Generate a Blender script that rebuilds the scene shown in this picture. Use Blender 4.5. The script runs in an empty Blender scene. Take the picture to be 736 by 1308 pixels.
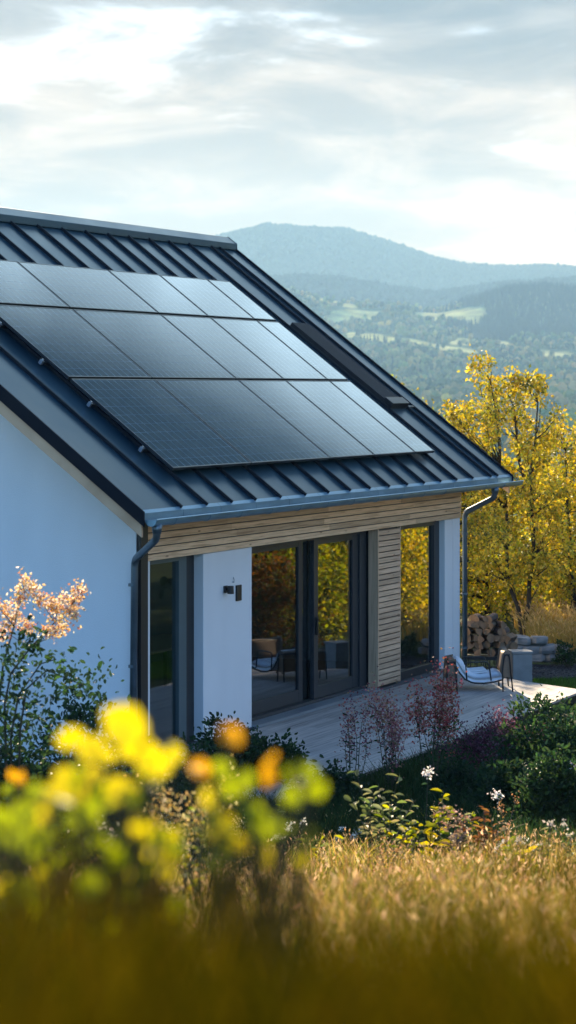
import bpy, math, random
import numpy as np
from mathutils import Vector, Matrix
R = math.radians
SUN_E = 5.0; EXPO = 1.3; CLOUD_BASE = 1.58; CLOUD_GLOW = .55; CLOUD_HI = 8.0
sc = bpy.context.scene
COL = sc.collection

# ------------------------------------------------------------------ camera frame (house axes: X along the facade, Y into the house)
F736 = 3018.0; HOR = 497.5
CAM = np.array([-24.34, -13.15, 4.345]); HEAD = R(65.257)
FW = np.array([math.sin(HEAD), math.cos(HEAD), 0.0]); RT = np.array([math.cos(HEAD), -math.sin(HEAD), 0.0])
PITCH = R(37.246); EAVE_Y = -0.55; EAVE_Z = 2.95; RUN = 4.522; LEN = 10.66
GL, GR = 0.907, 0.884
RIDGE_Z = EAVE_Z + math.tan(PITCH) * (RUN - EAVE_Y)
DECK_Z = 0.0; GRADE = -0.12

def at(lat, dep, z=0.0):
    """point from metres to the right of and ahead of the viewpoint"""
    p = CAM + FW * dep + RT * lat
    return np.array([p[0], p[1], z])
def dl(p):
    q = np.asarray(p)[..., :2] - CAM[:2]
    return q @ FW[:2], q @ RT[:2]
def pix(px, py, dep):
    return at((px - 368) / F736 * dep, dep, CAM[2] + (HOR - py) / F736 * dep)

PROF_D = [-40, -6, 0, 2, 5, 10, 15, 20, 23, 25, 50, 62, 80, 120]
PROF_Z = [5.5, 4.05, 3.78, 3.50, 2.85, 1.90, 1.00, .17, -.07, GRADE, GRADE - .1, -1.2, -4.5, -11]
def ground_z(d, l):
    z = np.interp(d, PROF_D, PROF_Z)
    w = np.clip((23 - d) / 6, 0, 1)
    z = z + w * (.07 * np.sin(l * 1.3 + d * .7) + .04 * np.sin(l * 2.9 - d * 1.7 + 1))
    return z
def gp(px, dep, dz=0.0):
    lat = (px - 368) / F736 * dep
    p = at(lat, dep); p[2] = float(ground_z(dep, lat)) + dz
    return p

# ------------------------------------------------------------------ materials
def new_mat(name):
    m = bpy.data.materials.new(name); m.use_nodes = True
    nt = m.node_tree; nt.nodes.clear()
    out = nt.nodes.new('ShaderNodeOutputMaterial')
    return m, nt, out
def N(nt, t, **kw):
    n = nt.nodes.new(t)
    for k, v in kw.items():
        if k.startswith('i_'):
            n.inputs[k[2:].replace('_', ' ')].default_value = v
        else: setattr(n, k, v)
    return n
def rgb(c): return (c[0], c[1], c[2], 1.0)
def ramp(nt, stops):
    r = nt.nodes.new('ShaderNodeValToRGB'); e = r.color_ramp.elements
    while len(e) < len(stops): e.new(0.5)
    for k, (p, c) in enumerate(stops): e[k].position = p; e[k].color = rgb(c) if len(c) == 3 else c
    return r
def plain(name, c, rough=.6, metal=0.0, spec=.5, var=.12, scale=6.0, bump=.0, bscale=60.0, stretch=(1, 1, 1), rvar=0.0, coat=0.0):
    m, nt, out = new_mat(name); L = nt.links
    p = N(nt, 'ShaderNodeBsdfPrincipled'); L.new(p.outputs[0], out.inputs[0])
    p.inputs['Roughness'].default_value = rough; p.inputs['Metallic'].default_value = metal
    p.inputs['Specular IOR Level'].default_value = spec; p.inputs['Coat Weight'].default_value = coat
    tc = N(nt, 'ShaderNodeTexCoord'); mp = N(nt, 'ShaderNodeMapping'); mp.inputs['Scale'].default_value = stretch
    L.new(tc.outputs['Object'], mp.inputs[0])
    n1 = N(nt, 'ShaderNodeTexNoise'); n1.inputs['Scale'].default_value = scale; n1.inputs['Detail'].default_value = 6
    L.new(mp.outputs[0], n1.inputs['Vector'])
    c = np.array(c)
    rp = ramp(nt, [(.25, tuple(c * (1 - var))), (.75, tuple(np.minimum(c * (1 + var), 1)))])
    L.new(n1.outputs['Fac'], rp.inputs[0]); L.new(rp.outputs[0], p.inputs['Base Color'])
    if rvar:
        mr = N(nt, 'ShaderNodeMapRange'); mr.inputs['To Min'].default_value = rough - rvar; mr.inputs['To Max'].default_value = rough + rvar
        L.new(n1.outputs['Fac'], mr.inputs['Value']); L.new(mr.outputs[0], p.inputs['Roughness'])
    if bump:
        n2 = N(nt, 'ShaderNodeTexNoise'); n2.inputs['Scale'].default_value = bscale; n2.inputs['Detail'].default_value = 5
        L.new(mp.outputs[0], n2.inputs['Vector'])
        b = N(nt, 'ShaderNodeBump'); b.inputs['Strength'].default_value = bump; b.inputs['Distance'].default_value = .01
        L.new(n2.outputs['Fac'], b.inputs['Height']); L.new(b.outputs[0], p.inputs['Normal'])
    return m
def leaf_mat(name, trans=.5, rough=.55, gain=1.0, spec=.3):
    m, nt, out = new_mat(name); L = nt.links
    a = N(nt, 'ShaderNodeAttribute', attribute_name='col')
    hs = N(nt, 'ShaderNodeHueSaturation'); hs.inputs['Value'].default_value = gain
    L.new(a.outputs['Color'], hs.inputs['Color'])
    p = N(nt, 'ShaderNodeBsdfPrincipled'); p.inputs['Roughness'].default_value = rough; p.inputs['Specular IOR Level'].default_value = spec
    t = N(nt, 'ShaderNodeBsdfTranslucent'); mx = N(nt, 'ShaderNodeMixShader'); mx.inputs[0].default_value = trans
    hs2 = N(nt, 'ShaderNodeHueSaturation'); hs2.inputs['Value'].default_value = 1.35; hs2.inputs['Saturation'].default_value = 1.1
    L.new(hs.outputs[0], p.inputs['Base Color']); L.new(hs.outputs[0], hs2.inputs['Color']); L.new(hs2.outputs[0], t.inputs['Color'])
    L.new(p.outputs[0], mx.inputs[1]); L.new(t.outputs[0], mx.inputs[2]); L.new(mx.outputs[0], out.inputs[0])
    return m
def wood_mat(name, c, dark, grain=(1.2, 30, 30), knots=True, rough=.65):
    m, nt, out = new_mat(name); L = nt.links
    p = N(nt, 'ShaderNodeBsdfPrincipled'); p.inputs['Roughness'].default_value = rough; L.new(p.outputs[0], out.inputs[0])
    p.inputs['Specular IOR Level'].default_value = .3
    tc = N(nt, 'ShaderNodeTexCoord'); mp = N(nt, 'ShaderNodeMapping'); mp.inputs['Scale'].default_value = grain
    L.new(tc.outputs['Object'], mp.inputs[0])
    n1 = N(nt, 'ShaderNodeTexNoise'); n1.inputs['Scale'].default_value = 1.6; n1.inputs['Detail'].default_value = 8; n1.inputs['Distortion'].default_value = .6
    L.new(mp.outputs[0], n1.inputs['Vector'])
    rp = ramp(nt, [(.28, dark), (.5, c), (.78, tuple(min(1, x * 1.22) for x in c))]); L.new(n1.outputs['Fac'], rp.inputs[0])
    col = rp.outputs[0]
    # tone of each board
    a = N(nt, 'ShaderNodeAttribute', attribute_name='tone')
    mxt = N(nt, 'ShaderNodeMix', data_type='RGBA', blend_type='MULTIPLY'); mxt.inputs['Factor'].default_value = 1.0
    L.new(col, mxt.inputs['A']); L.new(a.outputs['Color'], mxt.inputs['B']); col = mxt.outputs['Result']
    if knots:
        mk = N(nt, 'ShaderNodeMapping'); mk.inputs['Scale'].default_value = (2.2, 5, 9); L.new(tc.outputs['Object'], mk.inputs[0])
        v = N(nt, 'ShaderNodeTexVoronoi'); v.inputs['Scale'].default_value = 1.0; L.new(mk.outputs[0], v.inputs['Vector'])
        kr = ramp(nt, [(.05, (.25, .14, .08)), (.12, (1, 1, 1))]); L.new(v.outputs['Distance'], kr.inputs[0])
        mx = N(nt, 'ShaderNodeMix', data_type='RGBA', blend_type='MULTIPLY'); mx.inputs['Factor'].default_value = .75
        L.new(col, mx.inputs['A']); L.new(kr.outputs[0], mx.inputs['B']); col = mx.outputs['Result']
    L.new(col, p.inputs['Base Color'])
    b = N(nt, 'ShaderNodeBump'); b.inputs['Strength'].default_value = .25; b.inputs['Distance'].default_value = .006
    L.new(n1.outputs['Fac'], b.inputs['Height']); L.new(b.outputs[0], p.inputs['Normal'])
    return m
def glass_mat(name, tint, lo, hi):
    m, nt, out = new_mat(name); L = nt.links
    t = N(nt, 'ShaderNodeBsdfTransparent'); t.inputs[0].default_value = rgb(tint)
    g = N(nt, 'ShaderNodeBsdfGlossy'); g.inputs['Roughness'].default_value = .0; g.inputs['Color'].default_value = (.93, .97, 1, 1)
    tc = N(nt, 'ShaderNodeTexCoord'); n1 = N(nt, 'ShaderNodeTexNoise'); n1.inputs['Scale'].default_value = 1.1; n1.inputs['Detail'].default_value = 1
    L.new(tc.outputs['Object'], n1.inputs['Vector'])
    b = N(nt, 'ShaderNodeBump'); b.inputs['Strength'].default_value = .03; b.inputs['Distance'].default_value = .02
    L.new(n1.outputs['Fac'], b.inputs['Height']); L.new(b.outputs[0], g.inputs['Normal'])
    lw = N(nt, 'ShaderNodeLayerWeight'); lw.inputs['Blend'].default_value = .5
    mr = N(nt, 'ShaderNodeMapRange'); mr.inputs['From Min'].default_value = 0; mr.inputs['From Max'].default_value = 1
    mr.inputs['To Min'].default_value = lo; mr.inputs['To Max'].default_value = hi
    L.new(lw.outputs['Facing'], mr.inputs['Value'])
    mx = N(nt, 'ShaderNodeMixShader'); L.new(mr.outputs[0], mx.inputs[0]); L.new(t.outputs[0], mx.inputs[1]); L.new(g.outputs[0], mx.inputs[2])
    L.new(mx.outputs[0], out.inputs[0]); return m
def panel_mat():
    m, nt, out = new_mat('solar_cells'); L = nt.links
    p = N(nt, 'ShaderNodeBsdfPrincipled'); L.new(p.outputs[0], out.inputs[0])
    p.inputs['Roughness'].default_value = .06; p.inputs['IOR'].default_value = 1.5
    p.inputs['Specular Tint'].default_value = (.64, .87, 1, 1)
    tc = N(nt, 'ShaderNodeTexCoord'); sx = N(nt, 'ShaderNodeSeparateXYZ'); L.new(tc.outputs['Object'], sx.inputs[0])
    def lines(src, pitch, w):
        d = N(nt, 'ShaderNodeMath', operation='DIVIDE'); d.inputs[1].default_value = pitch; L.new(src, d.inputs[0])
        fr = N(nt, 'ShaderNodeMath', operation='FRACT'); L.new(d.outputs[0], fr.inputs[0])
        s = N(nt, 'ShaderNodeMath', operation='SUBTRACT'); s.inputs[1].default_value = .5; L.new(fr.outputs[0], s.inputs[0])
        ab = N(nt, 'ShaderNodeMath', operation='ABSOLUTE'); L.new(s.outputs[0], ab.inputs[0])
        gt = N(nt, 'ShaderNodeMath', operation='GREATER_THAN'); gt.inputs[1].default_value = .5 - w / pitch / 2; L.new(ab.outputs[0], gt.inputs[0])
        return gt.outputs[0]
    a = lines(sx.outputs['X'], .172, .009); b = lines(sx.outputs['Y'], .172, .006); c = lines(sx.outputs['X'], .052, .0028)
    def mul(s, k):
        q = N(nt, 'ShaderNodeMath', operation='MULTIPLY'); q.inputs[1].default_value = k; L.new(s, q.inputs[0]); return q.outputs[0]
    mx = N(nt, 'ShaderNodeMath', operation='MAXIMUM'); L.new(mul(a, .85), mx.inputs[0]); L.new(mul(b, .5), mx.inputs[1])
    mx2 = N(nt, 'ShaderNodeMath', operation='MAXIMUM'); L.new(mx.outputs[0], mx2.inputs[0]); L.new(mul(c, .2), mx2.inputs[1])
    n1 = N(nt, 'ShaderNodeTexNoise'); n1.inputs['Scale'].default_value = 3; L.new(tc.outputs['Object'], n1.inputs['Vector'])
    base = ramp(nt, [(.3, (.002, .006, .012)), (.7, (.004, .010, .02))]); L.new(n1.outputs['Fac'], base.inputs[0])
    cm = N(nt, 'ShaderNodeMix', data_type='RGBA'); L.new(mx2.outputs[0], cm.inputs['Factor']); L.new(base.outputs[0], cm.inputs['A']); cm.inputs['B'].default_value = (.26, .34, .42, 1)
    L.new(cm.outputs['Result'], p.inputs['Base Color'])
    # dust film: roughness drifts a little across the sheet
    n2 = N(nt, 'ShaderNodeTexNoise'); n2.inputs['Scale'].default_value = 1.3; n2.inputs['Detail'].default_value = 5; L.new(tc.outputs['Object'], n2.inputs['Vector'])
    mr = N(nt, 'ShaderNodeMapRange'); mr.inputs['To Min'].default_value = .03; mr.inputs['To Max'].default_value = .085; L.new(n2.outputs['Fac'], mr.inputs['Value']); L.new(mr.outputs[0], p.inputs['Roughness'])
    return m

M = {}
M['render'] = plain('white_render', (.80, .80, .79), .85, spec=.2, var=.045, scale=1.7, bump=.5, bscale=140, stretch=(1, 1, .45))
M['roof'] = plain('anthracite_metal', (.016, .058, .088), .36, metal=.5, var=.22, scale=1.1, bump=.3, bscale=1.6, rvar=.09)
M['seam'] = plain('dark_seam_metal', (.008, .012, .018), .6, spec=.25, var=.1)
M['barge'] = plain('dark_edge_metal', (.005, .008, .014), .65, spec=.15, var=.1)
M['zinc'] = plain('blue_grey_zinc', (.20, .33, .42), .38, metal=.6, var=.22, scale=2.2, stretch=(1.0, 4, 4), rvar=.1)
M['pipe'] = plain('weathered_zinc', (.13, .17, .2), .4, metal=.7, var=.25, scale=5, rvar=.1)
M['wood'] = wood_mat('larch_boards', (.78, .52, .31), (.52, .31, .17))
M['slat'] = wood_mat('larch_slats', (.66, .44, .28), (.45, .28, .17))
M['upright'] = wood_mat('larch_uprights', (.60, .40, .25), (.42, .26, .15), grain=(30, 30, 1.0), knots=False)
M['verge'] = wood_mat('larch_verge', (.60, .40, .25), (.42, .26, .15), grain=(6, 1.0, 1.0), knots=False)
M['deck'] = wood_mat('weathered_deck', (.47, .40, .345), (.24, .205, .18), grain=(.8, 22, 22), knots=False, rough=.6)
M['frame'] = plain('anthracite_frame', (.022, .028, .034), .42, var=.08, spec=.45)
M['glass'] = glass_mat('window_glass', (.5, .55, .57), .08, .54)
M['doorglass'] = glass_mat('door_glass', (.5, .55, .57), .06, .40)
M['cornerglass'] = glass_mat('corner_glass', (.75, .8, .8), .05, .26)
M['black'] = plain('black_metal', (.012, .012, .013), .4, var=.1)
M['sill'] = plain('metal_sill', (.3, .34, .38), .4, metal=.6, var=.1)
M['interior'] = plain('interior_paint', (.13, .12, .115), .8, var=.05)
M['cabinet'] = plain('pale_cabinet', (.55, .52, .47), .5, var=.05)
M['oak'] = wood_mat('oak', (.42, .28, .16), (.27, .17, .09), knots=False)
M['chrome'] = plain('brushed_steel', (.6, .62, .64), .25, metal=1.0, var=.05)
M['hatch'] = plain('dark_hatch_cover', (.03, .027, .027), .75, var=.2, scale=14, bump=.3, bscale=90, spec=.25)
M['cells'] = panel_mat()
M['panelframe'] = plain('panel_frame', (.05, .055, .062), .35, metal=.7, var=.1)
M['alu'] = plain('aluminium', (.5, .52, .55), .35, metal=.9, var=.1)
M['cushion'] = plain('white_cushion', (.82, .83, .84), .9, var=.06, scale=9, bump=.5, bscale=14, spec=.1)
M['tan'] = plain('tan_leather', (.22, .135, .08), .6, var=.2, scale=10, bump=.2, bscale=40)
M['concrete'] = plain('grey_concrete', (.26, .255, .24), .8, var=.15, scale=7, bump=.25, bscale=50)
M['bark'] = plain('bark', (.022, .018, .014), .9, var=.35, scale=9, bump=.6, bscale=30, stretch=(1, 1, .3))
M['stem'] = plain('green_brown_stem', (.055, .05, .025), .7, var=.3, scale=20)
M['leaf'] = leaf_mat('leaf', .5); M['treeleaf'] = leaf_mat('tree_leaf', .36)
M['needle'] = leaf_mat('dark_leaf', .25)
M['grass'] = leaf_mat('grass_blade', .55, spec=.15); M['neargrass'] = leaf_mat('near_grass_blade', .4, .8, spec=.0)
M['petal'] = leaf_mat('petal', .45)
M['stone'] = plain('field_stone', (.25, .235, .215), .85, var=.3, scale=6, bump=.6, bscale=18)
M['gravel'] = leaf_mat('slate_chips', 0.0)
M['logend'] = plain('split_wood', (.24, .14, .075), .8, var=.3, scale=14, bump=.4, bscale=50)
M['logbark'] = plain('log_bark', (.09, .06, .045), .9, var=.4, scale=16, bump=.6, bscale=40)

# ------------------------------------------------------------------ mesh helpers
class MB:
    def __init__(s): s.v = []; s.f = []; s.tone = []
    def add(s, v, f, tone=1.0):
        k = len(s.v); s.v += [tuple(float(c) for c in p) for p in v]; s.f += [tuple(i + k for i in q) for q in f]; s.tone += [tone] * len(v); return s
    def box(s, x0, x1, y0, y1, z0, z1, tone=1.0):
        v = [(x0, y0, z0), (x1, y0, z0), (x1, y1, z0), (x0, y1, z0), (x0, y0, z1), (x1, y0, z1), (x1, y1, z1), (x0, y1, z1)]
        return s.add(v, [(0, 3, 2, 1), (4, 5, 6, 7), (0, 1, 5, 4), (1, 2, 6, 5), (2, 3, 7, 6), (3, 0, 4, 7)], tone)
    def prism(s, poly, axis, a0, a1, tone=1.0):
        """poly of 2D points extruded along axis (0,1,2) from a0 to a1"""
        n = len(poly); v = []
        for a in (a0, a1):
            for p in poly:
                q = list(p); q.insert(axis, a); v.append(q)
        f = [tuple(range(n)), tuple(range(2 * n - 1, n - 1, -1))] + [(i, (i + 1) % n, n + (i + 1) % n, n + i) for i in range(n)]
        return s.add(v, f, tone)
    def tube(s, pts, rad, n=8, cap=True, tone=1.0):
        pts = [Vector(p) for p in pts]; rad = rad if hasattr(rad, '__len__') else [rad] * len(pts)
        v = []; f = []; prev = None
        for i, p in enumerate(pts):
            t = (pts[min(i + 1, len(pts) - 1)] - pts[max(i - 1, 0)])
            if t.length < 1e-9: t = Vector((0, 0, 1))
            t.normalize()
            if prev is None:
                a = Vector((1, 0, 0)) if abs(t.x) < .8 else Vector((0, 1, 0)); u = t.cross(a).normalized()
            else:
                u = (prev - t * prev.dot(t))
                u = u.normalized() if u.length > 1e-6 else t.orthogonal().normalized()
            prev = u; w = t.cross(u)
            for k in range(n):
                an = 2 * math.pi * k / n; v.append(p + (u * math.cos(an) + w * math.sin(an)) * rad[i])
        for i in range(len(pts) - 1):
            for k in range(n): f.append((i * n + k, i * n + (k + 1) % n, (i + 1) * n + (k + 1) % n, (i + 1) * n + k))
        if cap:
            f.append(tuple(range(n - 1, -1, -1))); b = (len(pts) - 1) * n; f.append(tuple(range(b, b + n)))
        return s.add(v, f, tone)
    def build(s, name, mat, parent=None, loc=(0, 0, 0), smooth=False, bevel=0.0, local=False):
        me = bpy.data.meshes.new(name)
        o = np.array([0, 0, 0]) if local else np.array(loc, float)
        me.from_pydata([tuple(np.array(p) - o) for p in s.v], [], s.f); me.validate(); me.update()
        at_ = me.attributes.new('tone', 'FLOAT_COLOR', 'POINT')
        if len(me.vertices) == len(s.tone):
            at_.data.foreach_set('color', np.repeat(np.array(s.tone, np.float32), 4).reshape(-1, 4).ravel())
        me.materials.append(mat)
        if smooth: me.shade_smooth()
        ob = bpy.data.objects.new(name, me); COL.objects.link(ob)
        if parent is not None: ob.parent = parent
        else: ob.location = loc
        if bevel:
            b = ob.modifiers.new('bevel', 'BEVEL'); b.width = bevel; b.segments = 2; b.limit_method = 'ANGLE'
        return ob
def npmesh(name, V, Fc, col=None, mat=None, parent=None, loc=(0, 0, 0), smooth=False):
    """V (n,3) world, Fc (m,k) int; every face has k corners"""
    V = np.asarray(V, np.float64) - np.array(loc); Fc = np.asarray(Fc, np.int32)
    me = bpy.data.meshes.new(name); me.vertices.add(len(V)); me.vertices.foreach_set('co', V.astype(np.float32).ravel())
    m, k = Fc.shape; me.loops.add(m * k); me.loops.foreach_set('vertex_index', Fc.ravel())
    me.polygons.add(m); me.polygons.foreach_set('loop_start', np.arange(0, m * k, k, dtype=np.int32))
    me.update(calc_edges=True)
    if col is not None:
        a = me.attributes.new('col', 'FLOAT_COLOR', 'POINT'); c = np.ones((len(V), 4), np.float32); c[:, :3] = col; a.data.foreach_set('color', c.ravel())
    if smooth: me.shade_smooth()
    me.materials.append(mat)
    ob = bpy.data.objects.new(name, me); COL.objects.link(ob)
    if parent is not None: ob.parent = parent
    else: ob.location = loc
    return ob
def tag(o, label=None, cat=None, group=None, kind=None):
    if label: o['label'] = label
    if cat: o['category'] = cat
    if group: o['group'] = group
    if kind: o['kind'] = kind
    return o
def empty(name, loc, label=None, cat=None, group=None, rz=0.0):
    o = bpy.data.objects.new(name, None); COL.objects.link(o); o.location = tuple(loc); o.rotation_euler = (0, 0, rz); o.empty_display_size = .2
    return tag(o, label, cat, group)
def unit(a): return a / np.maximum(np.linalg.norm(a, axis=-1, keepdims=True), 1e-9)
KITE = (np.array([(0, 0, 0), (.45, -.5, .14), (1, 0, -.06), (.45, .5, .14)]), np.array([(0, 1, 2), (0, 2, 3)]))
OVAL = (np.array([(0, 0, 0), (.2, -.33, .1), (.5, -.5, .14), (.82, -.3, .05), (1, 0, -.1), (.82, .3, .05), (.5, .5, .14), (.2, .33, .1)]), np.array([(0, 1, 2, 3, 4), (0, 4, 5, 6, 7)]))
def leaves(C, A, Nn, Ln, Wd, col, shape=KITE):
    """leaf blades: C bases, A axes, Nn normals -> V, F, col"""
    T, Fc = shape; n = len(C); A = unit(A); B = unit(np.cross(Nn, A)); U = np.cross(A, B)
    V = C[:, None, :] + A[:, None, :] * (T[None, :, 0:1] * Ln[:, None, None]) + B[:, None, :] * (T[None, :, 1:2] * Wd[:, None, None]) + U[:, None, :] * (T[None, :, 2:3] * Ln[:, None, None])
    k = len(T); Fa = (Fc[None] + (np.arange(n) * k)[:, None, None]).reshape(-1, Fc.shape[1])
    return V.reshape(-1, 3), Fa, np.repeat(col, k, axis=0)
def pick(rng, cols, n, jit=.18):
    cols = np.array(cols); c = cols[rng.integers(0, len(cols), n)]
    return np.clip(c * (1 + rng.normal(0, jit, (n, 1))) * (1 + rng.normal(0, .05, (n, 3))), .002, 1)
def rdir(rng, n): return unit(rng.normal(size=(n, 3)))

SUN_AZ = HEAD - R(7.0); SUN_EL = R(19.5)
SDIR = np.array([math.sin(SUN_AZ) * math.cos(SUN_EL), math.cos(SUN_AZ) * math.cos(SUN_EL), math.sin(SUN_EL)])

# ================================================================== HOUSE
SP, CP = math.sin(PITCH), math.cos(PITCH); TP = math.tan(PITCH)
def rl(x, t, n=0.0): return (x, EAVE_Y + t * CP - n * SP, EAVE_Z + t * SP + n * CP)
SLOPE = (RUN - EAVE_Y) / CP
REAR = 2 * RUN
def zroof(y): return RIDGE_Z - abs(y - RUN) * TP
house = empty('house', (0, 0, 0), 'white rendered house with dark standing seam roof, larch boards and wide terrace doors', 'house')
def rbox(mb, x0, x1, t0, t1, n0, n1):
    v = [rl(x, t, n) for n in (n0, n1) for (x, t) in ((x0, t0), (x1, t0), (x1, t1), (x0, t1))]
    return mb.add(v, [(0, 3, 2, 1), (4, 5, 6, 7), (0, 1, 5, 4), (1, 2, 6, 5), (2, 3, 7, 6), (3, 0, 4, 7)])
# roof covering with its upstanding seams
mb = MB()
und = .12
mb.prism([(EAVE_Y, EAVE_Z), (RUN, RIDGE_Z), (RUN, RIDGE_Z - und), (EAVE_Y, EAVE_Z - und * .7)], 0, -GL, LEN + GR)
mb.prism([(RUN + .001, RIDGE_Z - und), (RUN + .001, RIDGE_Z), (REAR - EAVE_Y, EAVE_Z), (REAR - EAVE_Y, EAVE_Z - und * .7)], 0, -GL, LEN + GR)
roof = mb.build('roof', M['roof'], house)
mb = MB(); rs = random.Random(4)
SEAMS = [.06, .72, 1.39, 2.06, 2.80, 3.56, 4.30, 5.03, 5.72, 6.42, 7.10, 7.76, 8.43, 9.10, 9.80, 10.62, 10.93]
for x in SEAMS:
    mb = MB(); rbox(mb, x - .013, x + .013, .02, SLOPE - .15, -.01, .042); mb.build('standing_seam', M['seam'], roof)
mb = MB()   # ridge capping
zf = RIDGE_Z - .17 * TP
mb.prism([(RUN - .17, zf + .02), (RUN - .17, zf + .125), (RUN, RIDGE_Z + .12), (RUN + .17, zf + .125), (RUN + .17, zf + .02)], 0, -GL - .03, LEN + GR + .03)
mb.build('ridge_cap', M['roof'], roof, bevel=.008)
for (xa, xb, xc, xd) in ((-GL - .025, -GL - .002, -GL + .012, -GL + .05), (LEN + GR + .002, LEN + GR + .025, LEN + GR - .05, LEN + GR - .012)):
    mb = MB()
    mb.prism([(EAVE_Y - .03, EAVE_Z + .02), (RUN, RIDGE_Z + .045), (RUN, RIDGE_Z - .17), (EAVE_Y - .03, EAVE_Z - .15)], 0, xa, xb)
    mb.prism([(RUN + .001, RIDGE_Z - .17), (RUN + .001, RIDGE_Z + .045), (REAR - EAVE_Y + .03, EAVE_Z + .02), (REAR - EAVE_Y + .03, EAVE_Z - .15)], 0, xa, xb)
    mb.build('barge_board', M['barge'], roof)
    mb = MB()
    mb.prism([(EAVE_Y + .02, EAVE_Z - .10), (RUN, RIDGE_Z - .124), (RUN, RIDGE_Z - .36), (EAVE_Y + .02, EAVE_Z - .27)], 0, xc, xd)
    mb.build('verge_board', M['verge'], roof)
for s0, s1 in ((-GL + .052, -.002), (LEN + .002, LEN + GR - .052)):
    mb = MB(); k = 22
    for i in range(k):
        t0 = .1 + i * (SLOPE - .2) / k; rbox(mb, s0, s1, t0, t0 + (SLOPE - .2) / k - .008, -.155, -.132)
    mb.build('soffit', M['wood'], roof)
mb = MB()
for i in range(4): mb.box(0, LEN, EAVE_Y + .03 + i * .13, EAVE_Y + .15 + i * .13, EAVE_Z - .115, EAVE_Z - .095)
mb.build('eave_soffit', M['wood'], roof)
# eave flashing in metre lengths, gutter, downpipes
mb = MB(); x = -GL
while x < LEN + GR - .05:
    x1 = min(x + .98, LEN + GR); mb.box(x, x1 - .008, EAVE_Y - .016, EAVE_Y - .004, EAVE_Z - .10, EAVE_Z - .004, rs.uniform(.85, 1.1))
    rbox(mb, x, x1 - .008, -.01, .05, .003, .008); x = x1
mb.build('eave_flashing', M['zinc'], roof)
gy, gz_ = EAVE_Y - .095, EAVE_Z - .075
arc = [(gy + .072 * math.cos(a), gz_ + .072 * math.sin(a)) for a in np.linspace(math.pi, 2 * math.pi, 13)]
arc2 = [(gy + .066 * math.cos(a), gz_ + .066 * math.sin(a)) for a in np.linspace(2 * math.pi, math.pi, 13)]
mb = MB(); mb.prism(arc + arc2, 0, -GL + .02, LEN + GR + .12)
mb.tube([(-GL + .02, gy - .072, gz_ + .004), (LEN + GR + .12, gy - .072, gz_ + .004)], .011, 8)
for xe in (-GL + .021, LEN + GR + .115): mb.prism(arc, 0, xe, xe + .004)
gut = mb.build('gutter', M['zinc'], house, smooth=False)
x = -.4
while x < LEN + GR:
    mb = MB(); mb.prism([(gy + .079 * math.cos(a), gz_ + .079 * math.sin(a)) for a in np.linspace(math.pi, 2 * math.pi, 11)] + [(gy + .0735 * math.cos(a), gz_ + .0735 * math.sin(a)) for a in np.linspace(2 * math.pi, math.pi, 11)], 0, x, x + .03); x += .86; mb.build('gutter_bracket', M['zinc'], gut)
def smooth_path(P, r=.09, n=5):
    out = [Vector(P[0])]
    for a, b, c in zip(P, P[1:], P[2:]):
        a, b, c = Vector(a), Vector(b), Vector(c); p = b + (a - b).normalized() * r; q = b + (c - b).normalized() * r
        for i in range(n + 1):
            t = i / n; out.append(p * (1 - t) ** 2 + b * 2 * t * (1 - t) + q * t * t)
    return out + [Vector(P[-1])]
for P in ([(-.74, gy, gz_ - .05), (-.74, gy, 2.66), (-.075, .0, 2.36), (-.075, .03, -.1)], [(10.52, gy, gz_ - .05), (10.52, gy, 2.66), (10.735, -.06, 2.40), (10.735, -.06, -.1)]):
    mb = MB(); mb.tube(smooth_path(P), .043, 12)
    dp = mb.build('downpipe', M['pipe'], house, smooth=True)
    mb = MB(); mb.tube([P[0], (P[0][0], P[0][1], P[0][2] - .11)], [.066, .048], 12); mb.build('outlet_funnel', M['pipe'], dp, smooth=True)
    for z in (2.05, 1.1, .25): mb = MB(); mb.tube([(P[-1][0], P[-1][1], z), (P[-1][0], P[-1][1], z + .035)], .05, 12); mb.build('pipe_clip', M['pipe'], dp)
# walls
for x0, x1 in ((0, .3), (LEN - .3, LEN)):
    mb = MB(); mb.prism([(0, -.4), (REAR, -.4), (REAR, zroof(REAR) - .14), (RUN, RIDGE_Z - .17), (0, zroof(0) - .14)], 0, x0, x1)
    mb.build('gable_wall', M['render'], house)
mb = MB(); mb.box(.3, LEN - .3, REAR - .3, REAR, -.4, 3.2); mb.build('rear_wall', M['render'], house)
mb = MB(); mb.box(1.70, 3.08, 0.0, .42, 0, 2.318); mb.build('wall_pier', M['render'], house, bevel=.006)
mb = MB(); mb.box(10.01, LEN - .302, 0.0, .3, 0, 2.318); mb.box(LEN - .3, LEN + .002, -.004, -.001, 0, 2.318); mb.build('wall_pier', M['render'], house)
mb = MB(); mb.box(.3, LEN - .3, .02, .34, 2.322, 3.25); mb.build('lintel', M['frame'], house)
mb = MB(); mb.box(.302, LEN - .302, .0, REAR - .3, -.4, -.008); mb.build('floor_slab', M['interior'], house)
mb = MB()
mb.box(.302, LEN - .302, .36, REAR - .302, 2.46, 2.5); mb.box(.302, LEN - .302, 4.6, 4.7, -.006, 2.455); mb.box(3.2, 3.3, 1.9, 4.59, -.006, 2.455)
mb.build('interior_wall', M['interior'], house)
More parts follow.
